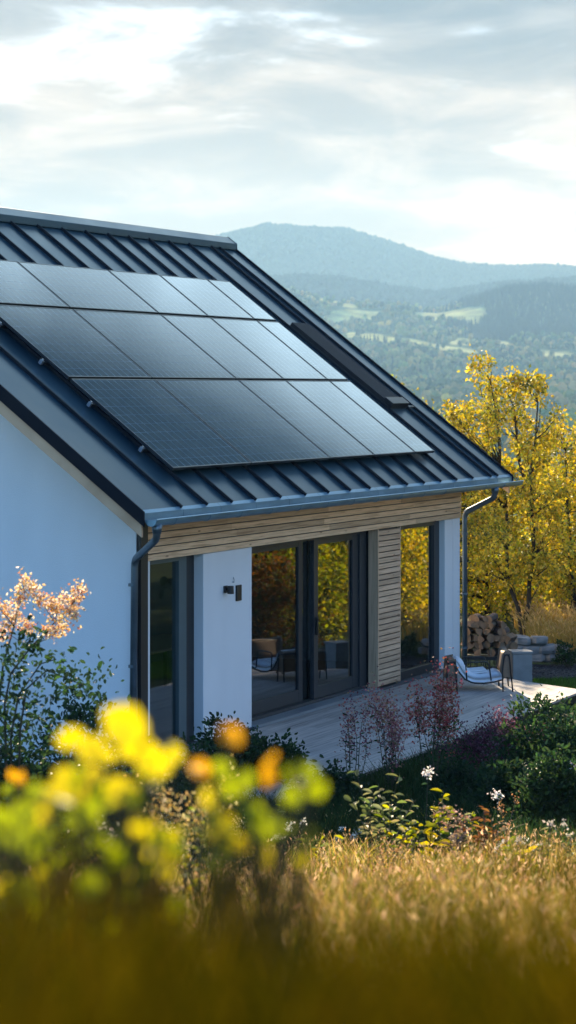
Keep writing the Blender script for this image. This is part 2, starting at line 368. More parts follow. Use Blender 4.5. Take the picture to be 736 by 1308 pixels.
# larch fascia: five boards above the openings
mb = MB(); zb = 2.32
for i in range(7):
    h = .081; xs = [-.0, 2.4 + rs.uniform(-.5, .5), 5.3 + rs.uniform(-.8, .8), 8.2 + rs.uniform(-.6, .6), LEN]
    for a, b in zip(xs, xs[1:]): mb.box(a + .002, b - .002, -.034 + .004 * (i % 2), -.008, zb + .006, zb + h - .004, rs.uniform(.72, 1.15))
    zb += h + .003
fas = mb.build('board_cladding', M['wood'], house, bevel=.003)
mb = MB(); mb.box(.0, LEN, -.007, .019, 2.323, 2.93); mb.build('cladding_backing', M['black'], house)
mb = MB(); mb.box(-.012, .16, -.05, -.001, 0, 2.90); mb.build('corner_trim', M['black'], house)
# slatted panel
mb = MB(); n = 28
for i in range(n):
    z0 = .03 + i * 2.27 / n; mb.box(7.31, 8.14, -.012, .022, z0 + .008, z0 + 2.27 / n - .008, rs.uniform(.8, 1.12))
sl = mb.build('slat_panel', M['slat'], house, bevel=.004)
mb = MB(); mb.box(7.262, 7.302, -.02, .13, .02, 2.318); mb.box(8.142, 8.165, -.008, .1, .02, 2.318); mb.build('slat_frame', M['upright'], sl)
mb = MB(); mb.box(7.303, 8.141, .03, .3, .02, 2.318); mb.build('slat_backing', M['black'], sl)
# windows and door; each frame plane sits back in its opening
def rect_frame(mb, x0, x1, z0, z1, y0, y1, l, r, b, t):
    mb.box(x0, x0 + l, y0, y1, z0, z1); mb.box(x1 - r, x1, y0, y1, z0, z1)
    mb.box(x0 + l, x1 - r, y0 + .001, y1, z0, z0 + b); mb.box(x0 + l, x1 - r, y0 + .001, y1, z1 - t, z1)
w1 = empty('window', (.3, .12, 0)); w1.parent = house
mb = MB(); rect_frame(mb, .17, 1.44, .0, 2.318, .10, .20, .12, .20, .10, .06); mb.build('frame', plain('teal_grey_frame', (.075, .115, .125), .4, var=.06), w1, loc=(.3, .12, 0), bevel=.004)
mb = MB(); mb.box(1.442, 1.698, .13, .3, 0, 2.318); mb.build('jamb', M['black'], w1, loc=(.3, .12, 0))
mb = MB(); mb.box(.29, 1.24, .145, .155, .10, 2.258); mb.build('pane', M['cornerglass'], w1, loc=(.3, .12, 0))
w2 = empty('window', (8.17, .12, 0)); w2.parent = house
mb = MB(); rect_frame(mb, 8.17, 10.008, .0, 2.318, .09, .19, .09, .22, .12, .07); mb.build('frame', M['frame'], w2, loc=(8.17, .12, 0), bevel=.004)
mb = MB(); mb.box(8.262, 9.786, .135, .145, .122, 2.246); mb.build('pane', M['glass'], w2, loc=(8.17, .12, 0))
dr = empty('sliding_door', (3.1, .2, 0)); dr.parent = house; o3 = (3.1, .2, 0)
mb = MB(); rect_frame(mb, 3.09, 7.26, .0, 2.318, .16, .34, .06, .24, .06, .05); mb.build('frame', M['frame'], dr, loc=o3, bevel=.004)
for (x0, x1, y0, l, r) in ((3.152, 5.24, .262, .10, .13), (5.46, 7.018, .188, .14, .20)):
    mb = MB(); rect_frame(mb, x0, x1, .062, 2.266, y0, y0 + .06, l, r, .17, .075); lf = mb.build('door_leaf', M['frame'], dr, loc=o3, bevel=.004)
    mb = MB(); mb.box(x0 + l + .001, x1 - r - .001, y0 + .025, y0 + .035, .233, 2.19); mb.build('pane', M['doorglass'], dr, loc=o3)
mb = MB(); mb.box(5.241, 5.459, .275, .285, .062, 2.266); mb.build('pane', M['doorglass'], dr, loc=o3)
mb = MB(); mb.box(5.50, 5.53, .15, .186, .95, 1.2); mb.build('handle', M['black'], dr, loc=o3, bevel=.006)
mb = MB(); mb.box(3.085, 7.255, -.085, .155, -.02, .022); mb.box(3.085, 7.255, -.11, -.09, -.02, .012); mb.build('threshold', M['sill'], dr, loc=o3, bevel=.004)
# roof hatch strip near the right verge
rh = MB(); rbox(rh, 9.93, 10.57, 1.97, 3.98, .0, .075); hat = rh.build('roof_hatch', M['hatch'], house, bevel=.006)
rh = MB(); rbox(rh, 9.90, 10.60, 1.80, 1.965, .0, .11); rbox(rh, 10.62, 10.86, 1.78, 1.82, .03, .05); rh.build('hatch_housing', M['black'], hat, bevel=.006)

# wall fittings on the white pier
wl = empty('wall_lamp', (2.29, 0, 1.83), 'small black outdoor wall lamp on the white pier', 'lamp')
mb = MB(); mb.box(2.25, 2.33, -.03, -.001, 1.79, 1.88); mb.build('backplate', M['black'], wl, loc=(2.29, 0, 1.83), bevel=.006)
mb = MB(); mb.tube([(2.29, -.03, 1.84), (2.29, -.07, 1.84)], .018, 8); mb.tube([(2.29, -.085, 1.78), (2.29, -.085, 1.88)], [.042, .038], 14); mb.build('lamp_head', M['black'], wl, loc=(2.29, 0, 1.83))
ws = MB(); ws.box(2.60, 2.74, -.022, -.001, 1.66, 1.86); ws.box(2.62, 2.72, -.026, -.0225, 1.68, 1.77)
so = ws.build('wall_socket', M['black'], None, loc=(2.77, 0, 1.79), bevel=.005); tag(so, 'flat black rectangular plate right of the lamp on the white pier', 'wall plate')
# small aerial on the pier
aer = MB(); aer.tube([(2.52, -.02, 1.90), (2.52, -.02, 1.945), (2.50, -.02, 1.97)], .006, 6); aer.box(2.51, 2.53, -.02, -.001, 1.90, 1.92)
tag(aer.build('wall_hook', M['alu'], None, loc=(2.70, 0, 1.9)), 'tiny metal hook on the pier above the lamp and plate', 'hook')

# ------------------------------------------------------------------ inside, behind the glass
def thing_at(name, loc, label, cat, group=None): return empty(name, loc, label, cat, group)
o = (1.1, 1.5, 0); ki = thing_at('kitchen_island', o, 'pale kitchen island with worktop seen through the corner window', 'kitchen island')
mb = MB(); mb.box(.75, 2.3, 1.25, 1.9, .0, .86); mb.build('cabinet', M['cabinet'], ki, loc=o, bevel=.004)
mb = MB(); mb.box(.70, 2.35, 1.2, 1.95, .862, .90); mb.build('worktop', M['cabinet'], ki, loc=o, bevel=.004)
mb = MB(); mb.tube(smooth_path([(1.35, 1.6, .9), (1.35, 1.6, 1.28), (1.35, 1.42, 1.28), (1.35, 1.42, 1.2)], .05), .016, 8); mb.build('tap', M['chrome'], ki, loc=o, smooth=True)
o = (1.05, .75, 0); ds = thing_at('bar_stool', o, 'wooden stool in front of the kitchen island behind the corner window', 'stool')
mb = MB(); mb.box(.87, 1.23, .58, .92, .60, .64); mb.build('seat', M['oak'], ds, loc=o, bevel=.01)
for sx in (-1, 1):
    for sy in (-1, 1):
        mb = MB(); mb.tube([(1.05 + sx * .13, .75 + sy * .12, .6), (1.05 + sx * .19, .75 + sy * .17, 0)], [.02, .016], 8); mb.build('leg', M['oak'], ds, loc=o)
o = (5.4, 2.6, 0); dt = thing_at('dining_table', o, 'long oak dining table inside behind the sliding door', 'table')
mb = MB(); mb.box(4.3, 6.5, 2.1, 3.1, .71, .75); mb.build('tabletop', M['oak'], dt, loc=o, bevel=.006)
for x in (4.4, 6.34):
    for y in (2.2, 2.94): mb = MB(); mb.box(x, x + .06, y, y + .06, 0, .709); mb.build('leg', M['black'], dt, loc=o)

# ================================================================== SOLAR PANELS
CX = [-1.55, .62, 2.79, 5.28, 6.85, 8.43, 9.23]
ROWS = [(.60, 2.37), (2.40, 3.905), (3.94, 4.98)]
rowname = ['bottom', 'middle', 'top']; colname = ['first', 'second', 'third', 'fourth', 'fifth']
cnt = 0
for ri, (t0, t1) in enumerate(ROWS):
    for ci in range(6):
        if ci == 0 and ri < 2: continue
        x0, x1 = CX[ci] + .012, CX[ci + 1] - .012; w, h = x1 - x0, t1 - t0 - .01
        loc = rl(x0, t0 + .005, .115)
        if ri == 2: word = ['first', 'second', 'third', 'fourth', 'fifth', 'sixth'][ci]
        else: word = colname[ci - 1]
        size = 'wide' if w > 1.9 else ('narrow' if w > 1 else 'slim')
        pn = empty('solar_panel', loc, f'{size} dark solar panel, {word} from the left in the {rowname[ri]} row on the roof', 'solar panel', 'solar panels on the roof')
        pn.rotation_euler = (PITCH, 0, 0)
        mb = MB(); e = .018
        mb.box(0, w, 0, e, -.035, .006); mb.box(0, w, h - e, h, -.035, .006); mb.box(0, e, e, h - e, -.035, .006); mb.box(w - e, w, e, h - e, -.035, .006)
        mb.box(e, w - e, e, h - e, -.03, -.02)
        mb.build('panel_frame', M['panelframe'], pn, local=True, bevel=.002)
        mb = MB(); mb.box(e + .0005, w - e - .0005, e + .0005, h - e - .0005, -.018, .003); mb.build('cell_sheet', M['cells'], pn, local=True)
k = 0
for ri, (t0, t1) in enumerate(ROWS):
    for f, fw_ in ((.25, 'lower'), (.75, 'upper')):
        t = t0 + (t1 - t0) * f; xa = .48 if ri < 2 else -1.6
        loc = rl(xa, t, .04)
        rr = empty('mounting_rail', loc, f'metal mounting rail under the {fw_} half of the {rowname[ri]} panel row', 'rail', 'rails carrying the solar panels'); rr.rotation_euler = (PITCH, 0, 0)
        mb = MB(); mb.box(.04, 9.2 - xa, -.02, .02, -.0, .036); mb.build('rail', M['panelframe'], rr, local=True)
        mb = MB(); mb.box(.03, .075, -.022, .022, -.005, .05); mb.tube([(.05, -.0, .05), (.05, 0, .068)], .014, 8); mb.build('end_clamp', M['alu'], rr, local=True)

# ================================================================== TERRACE AND THINGS ON IT
mb = MB(); y = -.125; i = 0; W = .138
def xend(y): return 9.22 + (y + 1.39) * .553
while y > -2.72:
    cuts = [-1.6] + sorted(rs.uniform(0, 8) for _ in range(2)) + [None]
    for a, b in zip(cuts, cuts[1:]):
        tn = rs.uniform(.82, 1.12)
        x1 = (xend(y) if b is None else b - .002); x2 = (xend(y - W) if b is None else b - .002)
        mb.prism([(a + .002, y - W + .006), (x2, y - W + .006), (x1, y), (a + .002, y)], 2, -.028, 0.0 + rs.uniform(-.001, .001), tn)
    y -= W; i += 1
tr = mb.build('terrace', M['deck'], None, loc=(0, 0, 0), bevel=.003); tag(tr, 'weathered grey timber terrace along the glass front', 'terrace', kind='structure')
mb = MB(); mb.prism([(-1.6, y + .02), (xend(y), y + .02), (xend(-.12), -.12), (-1.6, -.12)], 2, -.14, -.03); mb.build('terrace_base', M['black'], tr)

def to_local(c, rz): return c
lc = pix(611, 884, 34.3); lc[2] = 0.001
lo = empty('lounge_chair', lc, 'low metal framed lounge chair with white padded cushion on the terrace', 'lounge chair', rz=-(math.pi / 2 - HEAD) + 0)
lo.rotation_euler = (0, 0, math.atan2(RT[1], RT[0]))
def cush_curve(n=14):
    P = [(-.37, .43), (-.31, .30), (-.22, .19), (-.10, .135), (.05, .13), (.20, .15), (.33, .185)]
    P = np.array(P); t = np.linspace(0, len(P) - 1, n); return np.stack([np.interp(t, range(len(P)), P[:, 0]), np.interp(t, range(len(P)), P[:, 1])], 1)
cc = cush_curve(22); th = .105
tang = np.gradient(cc, axis=0); nr = unit(np.stack([-tang[:, 1], tang[:, 0]], 1))
V = []; Fq = []; ny = 13
for s_, sg in ((0, 0.0), (1, 1.0)):
    for i in range(len(cc)):
        for j in range(ny):
            yy = -.31 + .62 * j / (ny - 1); puff = .016 * abs(math.sin(j * math.pi / 3)) * abs(math.sin(i * math.pi / 4.2)); edge = .5 + .5 * min(1, min(j, ny - 1 - j) / 1.5)
            edge *= .6 + .4 * min(1, min(i, len(cc) - 1 - i) / 1.5)
            off = sg * (th * edge + puff); V.append((cc[i, 0] + nr[i, 0] * off, yy, cc[i, 1] + nr[i, 1] * off))
K = len(cc) * ny
for s_ in (0, 1):
    for i in range(len(cc) - 1):
        for j in range(ny - 1):
            a = s_ * K + i * ny + j; q = (a, a + 1, a + ny + 1, a + ny); Fq.append(q if s_ else q[::-1])
for i in range(len(cc) - 1):
    for j in (0, ny - 1): a = i * ny + j; Fq.append((a, a + ny, a + ny + K, a + K))
for j in range(ny - 1):
    for i in (0, len(cc) - 1): a = i * ny + j; Fq.append((a, a + 1, a + 1 + K, a + K))
mb = MB(); mb.add(V, Fq); mb.build('seat_cushion', M['cushion'], lo, local=True, smooth=True)
mb = MB()
for yy in (-.33, .33):
    mb.tube(smooth_path([(-.49, yy, 0), (-.46, yy, .41), (-.36, yy, .43)], .03), .011, 8)
    mb.tube(smooth_path([(-.36, yy, .43), (-.33, yy, 0)], .03), .011, 8)
    mb.tube([(c[0], yy, c[1] - .012) for c in cc], .012, 8)
    mb.tube(smooth_path([(-.19, yy, .17), (-.21, yy, .42), (.12, yy, .43), (.16, yy, .16)], .05), .010, 8)
    mb.tube(smooth_path([(.33, yy, 0), (.32, yy, .30), (.35, yy, .53), (.42, yy, .53), (.47, yy, .0)], .04), .011, 8)
for p in ((-.46, .41), (-.36, .43), (.33, .185), (.35, .53), (.42, .53), (.05, .11)): mb.tube([(p[0], -.33, p[1]), (p[0], .33, p[1])], .01, 8)
mb.build('chair_frame', M['black'], lo, local=True, smooth=True)
mb = MB(); mb.prism([(-.475, .14), (-.455, .43), (-.36, .45), (-.335, .16)], 1, -.315, .315); mb.build('back_panel', M['tan'], lo, local=True, bevel=.015)
mb = MB(); mb.prism([(.31, .30), (.335, .52), (.36, .56), (.42, .56), (.445, .5), (.45, .24), (.36, .22)], 1, -.315, .315); mb.build('headrest', M['tan'], lo, local=True, bevel=.02)
tw = MB(); tw.box(-.16, .16, -.2, .24, 0, .022); tw.box(-.15, .14, -.18, .22, .024, .042)
two = tw.build('folded_towel', M['cushion'], None, local=True, bevel=.012); two.location = (lc[0] + RT[0] * -.04, lc[1] + RT[1] * -.04, .245); two.rotation_euler = (0, R(-5), math.atan2(RT[1], RT[0]))
tag(two, 'white folded towel lying on the lounge chair cushion', 'towel')

pc = pix(665, 862, 36.0); pc[2] = GRADE
sb = MB(); sb.box(-.15, .15, -.15, .15, 0, .45); sb.box(-.165, .165, -.165, .165, .452, .49)
st = sb.build('side_table', M['concrete'], None, local=True, bevel=.008); st.location = pc; st.rotation_euler = (0, 0, math.atan2(RT[1], RT[0]) + .12)
tag(st, 'grey concrete cube table at the terrace edge beside the lounge chair', 'side table')

# firewood
rk = pix(622, 846, 38.1); rk[2] = GRADE
rz_ = math.atan2(RT[1], RT[0])
rack = empty('firewood_rack', rk, 'low dark metal rack carrying the stacked firewood', 'rack', rz=0); rack.rotation_euler = (0, 0, rz_)
mb = MB()
for yy in (-.17, .17): mb.box(-.40, .46, yy - .02, yy + .02, .12, .16)
for xx in np.linspace(-.38, .44, 9): mb.box(xx - .008, xx + .008, -.20, -.188, .0, .118); mb.box(xx - .008, xx + .008, .188, .2, .0, .118)
mb.box(-.40, .46, -.2, .2, .16, .175); mb.box(-.41, .47, -.205, -.187, -.0, .02)
mb.build('rack_frame', M['black'], rack, local=True)
rw = random.Random(11)
def log_mesh(r, ln, kind):
    if kind == 0: poly = [(r * math.cos(a) * rw.uniform(.9, 1.05), r * math.sin(a) * rw.uniform(.9, 1.05)) for a in np.linspace(0, 2 * math.pi, 15)[:-1]]
    elif kind == 1: poly = [(0, 0)] + [(1.5 * r * math.cos(a), 1.5 * r * math.sin(a)) for a in np.linspace(.1, 1.7, 8)]; poly = [(p[0] - r * .6, p[1] - r * .6) for p in poly]
    else: poly = [(1.25 * r * math.cos(a), 1.25 * r * math.sin(a) - .4 * r) for a in np.linspace(0, math.pi, 11)]
    m = MB(); m.prism(poly, 1, -ln / 2, ln / 2); return m
nm = ['round', 'quarter split', 'half split']
rowz = [.24, .355, .465, .575, .68, .78]; k = 0
for r_i, z in enumerate(rowz):
    nn = [7, 7, 7, 6, 5, 3][r_i]; x0 = -.36 + [.0, .04, .01, .05, .09, .18][r_i]
    for j in range(nn):
        kd = rw.choice([0, 1, 1, 2]); lg = log_mesh(rw.uniform(.054, .074), rw.uniform(.30, .38), kd).build('firewood_log', M['logbark'], None, local=True, bevel=.004)
        lg.data.materials.append(M['logend'])
        for p in lg.data.polygons:
            if abs(p.normal.y) > .9 or (kd == 1 and abs(p.normal.z) > .95) or (kd == 1 and p.normal.x < -.95) or (kd == 2 and p.normal.z < -.9): p.material_index = 1
        lx = x0 + j * .121 + rw.uniform(-.012, .012)
        w_ = np.array(rk) + RT * lx + FW * rw.uniform(-.03, .03); lg.location = (w_[0], w_[1], GRADE + z - .0 + rw.uniform(-.008, .008)); lg.rotation_euler = (rw.uniform(-.06, .06), rw.uniform(0, 6.28), rz_ + rw.uniform(-.45, .45))
        tag(lg, 'split beech log in the firewood stack at the right end of the house', 'log', 'logs in the firewood stack')
        k += 1
# dry stone edging
def stone(loc, sx, sy, sz, seed, label):
    r = np.random.default_rng(seed); m = MB(); n, q = 10, 7; V = []
    for i in range(q):
        ph = -math.pi / 2 + math.pi * i / (q - 1)
        for j in range(n):
            a = 2 * math.pi * j / n; c = abs(math.cos(ph)) ** .45
            x = c * math.copysign(abs(math.cos(a)) ** .6, math.cos(a)); y = c * math.copysign(abs(math.sin(a)) ** .6, math.sin(a)); z = math.copysign(abs(math.sin(ph)) ** .5, math.sin(ph))
            k = 1 + r.normal(0, .06); V.append((x * sx * k, y * sy * k, z * sz * (1 + r.normal(0, .05))))
    Fs = [(i * n + j, i * n + (j + 1) % n, (i + 1) * n + (j + 1) % n, (i + 1) * n + j) for i in range(q - 1) for j in range(n)]
    m.add(V, Fs); s = m.build('stone', M['stone'], None, local=True); s.location = loc; s.rotation_euler = (r.normal(0, .08), r.normal(0, .08), rz_ + r.normal(0, .3))
    return tag(s, label, 'stone', 'stones of the low garden edging')
rows = [(832, [(664, .16), (686, .15), (702, .13), (722, .17)]), (820, [(660, .13), (678, .2), (698, .18), (716, .13)]), (810, [(666, .17), (688, .15)])]
sd = 0
for ri, (py, lst) in enumerate(rows):
    for (px, sx) in lst:
        p = pix(px, py, 38.7); p[2] = GRADE + .07 + ri * .145; sd += 1
        stone(p, sx, .15, .072, sd, ['grey field stone in the bottom course of the low edging beside the log stack', 'flat grey slab in the middle course of the low stone edging', 'flat grey slab lying on top of the low stone edging'][ri])
# ================================================================== GROUND, LAWN, GRAVEL
ds = np.concatenate([np.arange(-8, 66, .4)]); ls = np.arange(-32, 44.1, .5)
Dg, Lg = np.meshgrid(ds, ls, indexing='ij'); Z = ground_z(Dg, Lg)
P = CAM[None, None, :] + FW * Dg[..., None] + RT * Lg[..., None]; P[..., 2] = Z
def grid_faces(a, b):
    i, j = np.meshgrid(np.arange(a - 1), np.arange(b - 1), indexing='ij'); q = (i * b + j).ravel()
    return np.stack([q, q + 1, q + b + 1, q + b], 1)
rg = np.random.default_rng(1)
gc = np.ones((Dg.size, 3)) * np.array([.045, .042, .022]); gc *= (1 + rg.normal(0, .2, (Dg.size, 1)))
m, nt, out = new_mat('soil_and_turf'); L = nt.links
pb = N(nt, 'ShaderNodeBsdfPrincipled'); pb.inputs['Roughness'].default_value = .95; pb.inputs['Specular IOR Level'].default_value = .1; L.new(pb.outputs[0], out.inputs[0])
tc = N(nt, 'ShaderNodeTexCoord'); n1 = N(nt, 'ShaderNodeTexNoise'); n1.inputs['Scale'].default_value = 2.5; n1.inputs['Detail'].default_value = 8; L.new(tc.outputs['Object'], n1.inputs['Vector'])
rp = ramp(nt, [(.3, (.022, .028, .012)), (.55, (.04, .06, .018)), (.8, (.09, .085, .03))]); L.new(n1.outputs['Fac'], rp.inputs[0]); L.new(rp.outputs[0], pb.inputs['Base Color'])
n2 = N(nt, 'ShaderNodeTexNoise'); n2.inputs['Scale'].default_value = 40; L.new(tc.outputs['Object'], n2.inputs['Vector'])
bp = N(nt, 'ShaderNodeBump'); bp.inputs['Strength'].default_value = .8; bp.inputs['Distance'].default_value = .03; L.new(n2.outputs['Fac'], bp.inputs['Height']); L.new(bp.outputs[0], pb.inputs['Normal'])
g = npmesh('ground', P.reshape(-1, 3), grid_faces(*Dg.shape), gc, m, smooth=True); tag(g, 'sloping garden ground around the house', 'ground', kind='structure')

def in_poly(x, y, poly):
    r = np.zeros(len(x), bool); n = len(poly)
    for i in range(n):
        x1, y1 = poly[i]; x2, y2 = poly[(i + 1) % n]
        c = ((y1 > y) != (y2 > y)) & (x < (x2 - x1) * (y - y1) / (y2 - y1 + 1e-12) + x1); r ^= c
    return r
def blades(name, pts, h, w, lean, cols, seed, label, mat, kind='stuff', heads=None, cat='grass', patch=None):
    r = np.random.default_rng(seed); n = len(pts); az = r.uniform(0, 2 * np.pi, n)
    hh = h if np.ndim(h) else np.full(n, h); hh = hh * r.uniform(.55, 1.15, n)
    sd = np.stack([np.cos(az), np.sin(az), np.zeros(n)], 1); la = r.uniform(0, 2 * np.pi, n); ln = hh * lean * r.uniform(.2, 1.4, n)
    ld = np.stack([np.cos(la), np.sin(la), np.zeros(n)], 1); up = np.array([0, 0, 1.0])
    ww = w * r.uniform(.6, 1.3, n)
    p0 = pts; p1 = pts + up * (hh * .55)[:, None] + ld * (ln * .3)[:, None]; p2 = pts + up * (hh * np.sqrt(np.maximum(.2, 1 - (ln / np.maximum(hh, .01)) ** 2 * .4)))[:, None] + ld * ln[:, None]
    V = np.stack([p0 - sd * ww[:, None], p0 + sd * ww[:, None], p1 + sd * (ww * .7)[:, None], p1 - sd * (ww * .7)[:, None], p2 + sd * (ww * .1)[:, None], p2 - sd * (ww * .1)[:, None]], 1)
    F = (np.array([[0, 1, 2, 3], [3, 2, 4, 5]])[None] + (np.arange(n) * 6)[:, None, None]).reshape(-1, 4)
    c = pick(r, cols, n, .25)
    if patch is not None: c = c * patch[:, None]
    C = np.repeat(c, 6, 0); V = V.reshape(-1, 3)
    if heads:
        m_ = r.random(n) < heads[0]; T = p2[m_]; k = len(T); ax = unit((p2 - p1)[m_]); e = r.normal(size=(k, 3)); b = unit(np.cross(e, ax)); hl = heads[1] * r.uniform(.6, 1.3, k)
        for q in range(2):
            b2 = b if q == 0 else np.cross(ax, b); wv = hl * .13
            Vh = np.stack([T - ax * (hl * .35)[:, None], T + b2 * wv[:, None] + ax * (hl * .1)[:, None], T + ax * (hl * .7)[:, None], T - b2 * wv[:, None] + ax * (hl * .1)[:, None]], 1).reshape(-1, 3)
            F = np.concatenate([F, np.arange(len(V), len(V) + 4 * k).reshape(-1, 4)]); V = np.concatenate([V, Vh]); C = np.concatenate([C, np.repeat(pick(r, heads[2], k, .2), 4, 0)])
    o = npmesh(name, V, F, C, mat); return tag(o, label, cat, kind=kind)
def scatter(n, d0, d1, seed, half=lambda d: d * .128 + .7, pw=1.0):
    r = np.random.default_rng(seed); d = d0 + (d1 - d0) * r.random(n) ** pw; l = (r.random(n) * 2 - 1) * half(d)
    p = CAM[None] + FW * d[:, None] + RT * l[:, None]; p[:, 2] = ground_z(d, l); return p, d, l
# lawn wedge right of the terrace
lawn_poly = [(9.40, -1.55), (10.45, -1.30), (11.2, -2.3), (12.6, -5.2), (8.2, -5.6), (7.6, -4.5), (8.72, -2.66)]
r = np.random.default_rng(5); q = r.uniform((7.4, -5.8), (13, -1.0), (60000, 2)); q = q[in_poly(q[:, 0], q[:, 1], lawn_poly)]
d_, l_ = dl(q); pts = np.column_stack([q, ground_z(d_, l_)])
blades('lawn', pts, .075, .004, .4, [(.05, .115, .02), (.07, .14, .025), (.045, .10, .018)], 6, 'short green lawn beside the terrace end', M['grass'])
grav_poly = [(10.35, -1.15), (10.7, -.55), (12.3, -.65), (13.4, -2.8), (12.2, -3.6), (11.2, -2.2), (10.5, -1.25)]
q = r.uniform((9.8, -3.6), (13.4, -.3), (30000, 2)); q = q[in_poly(q[:, 0], q[:, 1], grav_poly)][:9000]
n = len(q); d_, l_ = dl(q); c0 = np.column_stack([q, ground_z(d_, l_) + r.uniform(.0, .03, n)])
oc = np.array([(1, 0, 0), (0, 1, 0), (-1, 0, 0), (0, -1, 0), (0, 0, .6), (0, 0, -.6)]); of = np.array([(0, 1, 4), (1, 2, 4), (2, 3, 4), (3, 0, 4), (1, 0, 5), (2, 1, 5), (3, 2, 5), (0, 3, 5)])
V = c0[:, None] + oc[None] * r.uniform(.015, .04, (n, 1, 1)) * r.uniform(.6, 1.3, (n, 6, 1))
o = npmesh('gravel', V.reshape(-1, 3), (of[None] + (np.arange(n) * 6)[:, None, None]).reshape(-1, 3), np.repeat(pick(r, [(.02, .018, .022), (.03, .026, .031), (.014, .013, .016)], n), 6, 0), M['gravel'])
tag(o, 'bed of dark slate gravel before the stone edging', 'gravel', kind='stuff')

# ================================================================== GRASS
pts, d, l = scatter(100000, 2.6, 25, 21, half=lambda d: d * .13 + 2.0, pw=.8)
nz = np.sin(l * 2.1 + d) + np.sin(d * 1.7 - l * 1.1); keep = np.random.default_rng(3).random(len(d)) < (.65 + .2 * nz) * np.interp(d, [0, 19.5, 22, 25], [1, 1, .3, .04])
pts, d, l = pts[keep], d[keep], l[keep]
pt_ = np.clip(.72 + .30 * (np.sin(l * 3.1 + 1.3 * d) * np.sin(d * 1.1 - l * .8 + .6)) + .30 * np.exp(-((l / d - .01) / .05) ** 2), .25, 1.15)
hgt = np.interp(d, [2.6, 5, 9, 16, 19, 22, 25], [.26, .32, .34, .30, .30, .26, .2]) * (.85 + .22 * nz[keep] )
blades('meadow_grass', pts, hgt, .0042, .55, [(.46, .33, .11), (.54, .40, .18), (.31, .26, .045), (.15, .17, .03), (.38, .25, .08), (.11, .14, .025), (.2, .13, .05)], 22, 'tall dry golden meadow grass in the foreground', M['grass'], patch=pt_, heads=(.28, .036, [(.70, .52, .34), (.58, .42, .24), (.46, .3, .16)]))
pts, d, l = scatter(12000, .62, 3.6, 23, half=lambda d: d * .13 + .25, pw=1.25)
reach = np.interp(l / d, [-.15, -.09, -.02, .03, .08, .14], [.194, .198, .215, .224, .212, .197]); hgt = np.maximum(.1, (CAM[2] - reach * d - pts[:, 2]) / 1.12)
blades('meadow_grass', pts, hgt, .0045, .6, [(.055, .046, .003), (.035, .034, .003), (.09, .068, .004), (.026, .028, .003), (.14, .09, .012)], 24, 'blurred close meadow grass at the foot of the view', M['neargrass'], patch=np.interp(d, [.6, 1.0, 1.8, 3.2], [.45, .6, 1.0, 1.25]))  # darkening towards the viewpoint is painted into the blade colours
pts, d, l = scatter(62000, 21.5, 30.5, 25, half=lambda d: d * .128 + 3.2)
ok = ~((pts[:, 1] > -2.85) & (pts[:, 0] > -1.7)); pts = pts[ok]
blades('ground_cover', pts, .30, .007, .7, [(.022, .05, .018), (.03, .06, .022), (.018, .042, .014), (.04, .06, .02)], 26, 'dark green low planting in front of the terrace', M['grass'], cat='ground cover')
pts, d, l = scatter(4500, 40.2, 45, 27, half=lambda d: d * .0 + 1.3); l0 = 5.6
pts = pts + RT * l0
blades('dry_grass', pts, .55, .006, .6, [(.42, .28, .08), (.36, .25, .09), (.28, .22, .06)], 28, 'sunlit dry grass behind the stone edging', M['grass'], heads=(.4, .09, [(.5, .36, .16)]))

